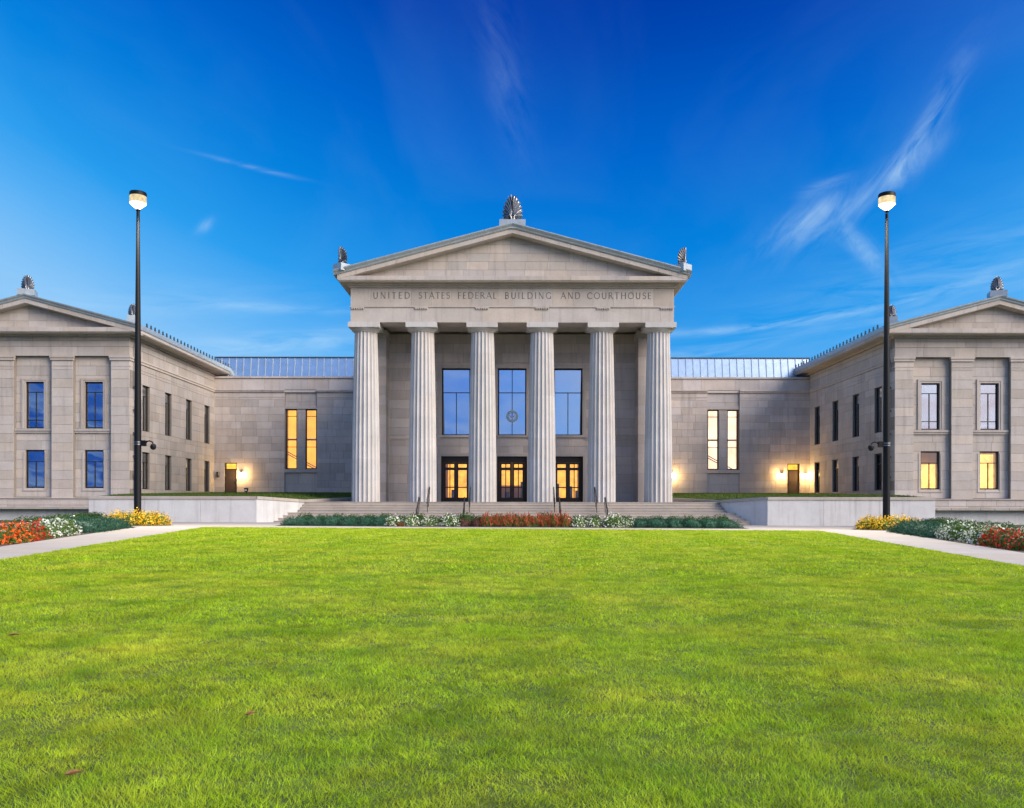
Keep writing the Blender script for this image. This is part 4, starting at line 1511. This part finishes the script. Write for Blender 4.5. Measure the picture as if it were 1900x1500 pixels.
# small floodlight on the left terrace
fl = thing('floodlight', (-17.2, 55.5, 1.86), 'small floodlight on the terrace grass beside the left service door', 'floodlight')
MB().tube([(-17.2, 55.5, 1.80), (-17.2, 55.5, 2.0)], .03, 8).build('stake', M['black'], fl)
MB().lathe([(.06, 0), (.13, .06), (.14, .24), (.12, .25)], 14, (-17.2, 55.45, 1.92)).build('housing', M['black'], fl, True)
MB().lathe([(.0, 0), (.10, .0), (.10, .03), (0, .04)], 14, (-17.2, 55.28, 2.02), False).build('lens', M['white'], fl)

# ------------------------------------------------------------------ planting
def quads(b_v, b_f, C, U, Vv):
    n = len(C)
    k = len(b_v)
    P = np.stack([C - U - Vv, C + U - Vv, C + U * .6 + Vv, C - U * .6 + Vv], 1).reshape(-1, 3)
    return P

def leaf_cloud(seed, n, rx, ry, h, size, mode):
    r = np.random.default_rng(seed)
    th = r.uniform(0, 2 * np.pi, n)
    u = r.uniform(0, 1, n) ** .75
    ph = np.arccos(1 - u * .98)
    lump = 1 + .10 * np.sin(3 * th + seed) * np.sin(ph * 2) + .07 * np.sin(7 * th + 2 * seed)
    d = np.stack([np.cos(th) * np.sin(ph), np.sin(th) * np.sin(ph), np.cos(ph)], 1)
    rr_ = (r.uniform(.86, 1.06, n) if mode == 'clip' else r.uniform(.70, 1.12, n)) * lump
    C = d * rr_[:, None] * np.array([rx, ry, h])
    C[:, 2] = np.maximum(C[:, 2], .02)
    if mode == 'spike':
        ax = d * .9 + r.normal(0, .55, (n, 3)) + np.array([0, 0, .35])
        ln, wd = size * 2.2, size * .30
    elif mode == 'upright':
        ax = r.normal(0, .25, (n, 3)) + np.array([0, 0, 1.0])
        ln, wd = size * 1.8, size * .42
    else:
        ax = r.normal(0, 1, (n, 3)) + d * .3
        ln, wd = size, size * .75
    ax /= np.linalg.norm(ax, axis=1)[:, None]
    sd_ = np.cross(ax, d + r.normal(0, .45, (n, 3)))
    sd_ /= np.linalg.norm(sd_, axis=1)[:, None] + 1e-6
    f = r.uniform(.6, 1.25, n)[:, None]
    U, V_ = sd_ * wd * .5 * f, ax * ln * .5 * f
    return np.stack([C - V_ - U * .4, C + U, C + V_, C - U], 1).reshape(-1, 3)

def quad_mesh(name, P, m, core=None):
    n = len(P) // 4
    me = bpy.data.meshes.new(name)
    v = [tuple(p) for p in P]
    f = [(4 * i, 4 * i + 1, 4 * i + 2, 4 * i + 3) for i in range(n)]
    if core:
        rx, ry, h = core
        k = len(v)
        N1, N2 = 12, 5
        for j in range(N2 + 1):
            a = (math.pi / 2) * j / N2
            for i in range(N1):
                t = 2 * math.pi * i / N1
                q = .84 * (1 + .08 * math.sin(3 * t + 1))
                v.append((rx * q * math.cos(t) * math.cos(a), ry * q * math.sin(t) * math.cos(a), h * .84 * math.sin(a)))
        for j in range(N2):
            for i in range(N1):
                i2 = (i + 1) % N1
                f.append((k + j * N1 + i, k + j * N1 + i2, k + (j + 1) * N1 + i2, k + (j + 1) * N1 + i))
    me.from_pydata(v, [], f)
    me.materials.append(m)
    return me

SPEC = {
    'boxwood_shrub': (.52, .50, .56, 1500, .055, 'clip', 'box', None),
    'juniper_shrub': (.80, .66, .50, 1700, .075, 'spike', 'jun', None),
    'white_flower_bush': (.50, .45, .56, 520, .085, 'leaf', 'leaf', ('fw', 300, .085)),
    'red_flower_bush': (.48, .44, .50, 480, .085, 'leaf', 'leaf', ('fr', 320, .095)),
    'orange_flower_bush': (.48, .44, .50, 480, .085, 'leaf', 'leaf', ('fo', 360, .095)),
    'salvia_plant': (.42, .36, .46, 520, .075, 'upright', 'leaf', ('fs', 420, .085)),
    'bronze_leaf_plant': (.40, .36, .42, 560, .085, 'leaf', 'heuch', None),
    'chrysanthemum_bush': (.60, .54, .62, 620, .07, 'leaf', 'leaf', ('fy', 760, .085)),
}
SM = {}
for k, (rx, ry, h, n, sz, mode, mk, fl_) in SPEC.items():
    SM[k] = []
    for v in range(3):
        sd_ = hash(k) % 97 if False else sum(map(ord, k)) + 17 * v
        me = quad_mesh('foliage', leaf_cloud(sd_, n, rx, ry, h, sz, mode), M[mk], (rx, ry, h))
        fm = None
        if fl_:
            P = leaf_cloud(sd_ + 5, fl_[1], rx * 1.06, ry * 1.06, h * 1.08, fl_[2], 'upright' if k == 'salvia_plant' else 'leaf')
            if k == 'salvia_plant':
                P[:, 2] += .08
            fm = quad_mesh('blossoms', P, M[fl_[0]])
        SM[k].append((me, fm))

def shrub(kind, x, y, sc, label, group, cat='shrub', dz=0.0):
    rt = thing(kind, (x, y, gz(x) + dz), label, cat, group)
    rt.rotation_euler = (0, 0, random.uniform(0, 6.28) if SPEC[kind][0] - SPEC[kind][1] < .1 else random.choice((0, math.pi)) + random.uniform(-.3, .3))
    s_ = sc * random.uniform(.93, 1.07)
    rt.scale = (s_, s_, s_ * random.uniform(.92, 1.08))
    me, fm = random.choice(SM[kind])
    o = bpy.data.objects.new('foliage', me)
    COL.objects.link(o)
    o.parent = rt
    if fm:
        f = bpy.data.objects.new('blossoms', fm)
        COL.objects.link(f)
        f.parent = rt
    return rt

def px(xp, y):
    return (xp - 950) / 1590 * y

# middle bed, back row of clipped domes
n = 27
for i in range(n):
    y = 45.0 + random.uniform(-.15, .15)
    shrub('boxwood_shrub', px(568 + (1338 - 568) * i / (n - 1), y), y, random.uniform(1.0, 1.16), f'{ORD[i]} clipped boxwood from the left in the row before the steps', 'boxwood row before the steps')
for i, xp in enumerate((552, 585, 618, 650, 682, 706)):
    y = 43.3 + random.uniform(-.1, .1)
    shrub('juniper_shrub', px(xp, y), y, .98, f'{ORD[i]} blue-green juniper from the left at the left end of the middle bed', 'junipers in the middle bed')
for i, xp in enumerate((1188, 1218, 1250, 1284, 1316, 1346)):
    y = 43.3 + random.uniform(-.1, .1)
    shrub('juniper_shrub', px(xp, y), y, .98, f'{ORD[i]} blue-green juniper from the left at the right end of the middle bed', 'junipers in the middle bed')
for i, (xp, s_) in enumerate(((729, .95), (762, 1.0), (795, .9), (836, 1.12))):
    y = 43.2
    shrub('white_flower_bush', px(xp, y), y, s_, f'{ORD[i]} white flowering bush from the left, left of the red row', 'white flowers in the middle bed', 'flowers')
for i, (xp, s_) in enumerate(((1072, 1.05), (1102, .9), (1138, 1.1), (1163, .85))):
    y = 43.2
    shrub('white_flower_bush', px(xp, y), y, s_, f'{ORD[i]} white flowering bush from the left, right of the red row', 'white flowers in the middle bed', 'flowers')
shrub('red_flower_bush', px(744, 42.9), 42.9, .42, 'small single red flower among the white bushes', None, 'flowers')
for i, xp in enumerate((862, 886)):
    shrub('bronze_leaf_plant', px(xp, 43.2), 43.2, 1.0, f'{"left" if i == 0 else "right"} bronze leaved plant between white and red flowers', 'bronze leaved plants', 'plant')
for i in range(9):
    xp = 908 + (1046 - 908) * i / 8
    shrub('salvia_plant', px(xp, 43.2), 43.2, 1.12, f'{ORD[i]} rusty red salvia from the left in the middle row', 'red salvia row', 'flowers')

# mums round the lamp posts
for sg in (-1, 1):
    side = 'left' if sg < 0 else 'right'
    x0, y0 = sg * LX, LYY
    c = MB().lathe([(1.7, 0.0), (1.6, .03)], 24, (x0, y0 - .1, gz(x0) + .004))
    tagk(c.build('flower_bed_soil', M['mulch']), 'structure')
    for i, (dx, dy) in enumerate(((-1.15, -.1), (-.55, -.75), (.15, -.8), (.80, -.6), (1.2, .0), (.5, .75), (-.5, .75))):
        nm = ('leftmost', 'front left', 'front middle', 'front right', 'rightmost', 'rear right', 'rear left')[i]
        shrub('chrysanthemum_bush', x0 + dx * .86, y0 + dy * .9, .96, f'{nm} yellow chrysanthemum round the {side} lamp post', f'yellow chrysanthemums round the {side} lamp post', 'flowers')

# side beds along the paths
def line(sg, y, off):
    return sg * (outer(y) + off)
for sg in (-1, 1):
    side = 'left' if sg < 0 else 'right'
    ys = (37.3, 36.0, 34.6, 33.2, 31.8, 35.6, 33.8)
    for i, y in enumerate(ys):
        shrub('juniper_shrub', line(sg, y, .75 if i < 5 else 1.9), y, 1.02, f'{ORD[i]} juniper from the lamp post in the {side} bed' if i < 5 else f'{"farther" if i == 5 else "nearer"} juniper of the back pair in the {side} bed', f'junipers in the {side} bed')
    k = 15
    for i in range(k):
        y = 46.2 - i * 1.05
        shrub('boxwood_shrub', sg * (22.4 - .31 * i), y, 1.0, f'{ORD[i]} clipped boxwood from the terrace in the {side} back hedge', f'boxwood hedge in the {side} bed')
    wy = ((29.6, .7, 1.0), (28.4, .7, 1.05), (27.4, 1.3, .9), (27.0, .55, .95)) if sg < 0 else ((30.6, .6, .85), (29.2, .65, 1.15), (27.8, .6, .8), (26.5, .7, 1.15), (25.6, 1.3, .9))
    for i, (y, o_, s_) in enumerate(wy):
        shrub('white_flower_bush', line(sg, y, o_), y, s_, f'{ORD[i]} white flowering bush from the juniper along the {side} path', f'white flowers along the {side} path', 'flowers')
    ry_ = ((25.9, .62, 1.0, 'red'), (24.9, .55, .9, 'red'), (23.9, .5, 1.0, 'orange'), (22.9, .55, 1.0, 'orange'), (24.6, 1.3, .9, 'red')) if sg < 0 else ((25.0, .55, .95, 'red'), (23.9, .5, 1.05, 'red'), (24.2, 1.3, .9, 'red'), (22.8, .55, 1.0, 'red'))
    for i, (y, o_, s_, kk) in enumerate(ry_):
        shrub(f'{kk}_flower_bush', line(sg, y, o_), y, s_, f'{ORD[i]} {kk} flowering bush past the white ones along the {side} path', f'red and orange flowers along the {side} path', 'flowers')

# ------------------------------------------------------------------ lawn blades
def lawn_points(y0, y1, dens):
    w = inner(y1)
    n = int(2 * w * (y1 - y0) * dens)
    Y = rng.uniform(y0, y1, n)
    X = rng.uniform(-w, w, n)
    lim = 6.84 + .1872 * Y - .02
    view = .66 * Y + 1.2
    k = (np.abs(X) < lim) & ((np.abs(X) < view) | ((np.abs(X) < view + 3.6) & (rng.uniform(0, 1, n) < .55)))
    return X[k], Y[k]

XS, YSL, HS, WSL = [], [], [], []
for y0, y1, dens, h, w in ((1.4, 4.5, 13000, .024, .0034), (4.5, 8, 8000, .026, .0048), (8, 14, 3400, .029, .008), (14, 24, 950, .036, .018), (24, LAWN_FAR, 420, .040, .030)):
    X, Y = lawn_points(y0, y1, dens)
    XS.append(X); YSL.append(Y); HS.append(np.full(len(X), h)); WSL.append(np.full(len(X), w))
X, Y = np.concatenate(XS), np.concatenate(YSL)
H, WW = np.concatenate(HS), np.concatenate(WSL)

def vnoise(x, y, s, seed):
    """smooth value noise"""
    g_ = np.random.default_rng(seed).uniform(0, 1, (64, 64))
    u, v = x * s, y * s
    i, j = np.floor(u).astype(int), np.floor(v).astype(int)
    fu, fv = u - i, v - j
    fu, fv = fu * fu * (3 - 2 * fu), fv * fv * (3 - 2 * fv)
    a, b_, c, d = g_[i % 64, j % 64], g_[(i + 1) % 64, j % 64], g_[i % 64, (j + 1) % 64], g_[(i + 1) % 64, (j + 1) % 64]
    return (a * (1 - fu) + b_ * fu) * (1 - fv) + (c * (1 - fu) + d * fu) * fv
tuft = .5 * vnoise(X, Y, 6.0, 1) + .3 * vnoise(X, Y, 2.1, 2) + .35 * vnoise(X, Y, 14.0, 3)
H = H * (.25 + 1.5 * tuft)
st_ = np.sign(np.sin((X * .98 - Y * .10) * 2 * np.pi / 2.1))          # mowing direction of each pass
lean_y = .26 * st_ + .5 * (vnoise(X, Y, 3.0, 5) - .5)
lean_x = .9 * (vnoise(X, Y, 3.3, 6) - .5)
Zg = np.clip(-.0045 * X, -.1, .1) - .002
blades('lawn_grass', X, Y, Zg, H, WW, M['grass'], 'short mown yellow-green lawn in the foreground', .7, (lean_x, lean_y))

# ------------------------------------------------------------------ fallen leaves
LV = [(-4.2, 7.2, 'curled brown leaf on the grass at the left edge', .05), (-1.80, 3.5, 'brown dry leaf on the grass near the bottom left corner', .032), (-1.38, 4.5, 'dark little leaf on the grass left of the middle', .022)]
for x, y, lb, s_ in LV:
    b = MB()
    vs = [(x - s_, y, .042), (x - .3 * s_, y - .5 * s_, .05), (x + .6 * s_, y - .35 * s_, .06), (x + s_, y + .05, .045), (x + .4 * s_, y + .45 * s_, .06), (x - .4 * s_, y + .4 * s_, .058), (x, y, .040)]
    b.add(vs, [(6, 0, 1), (6, 1, 2), (6, 2, 3), (6, 3, 4), (6, 4, 5), (6, 5, 0)])
    o = b.build('fallen_leaf', M['dryleaf'])
    o['label'] = lb
    o['category'] = 'leaf'
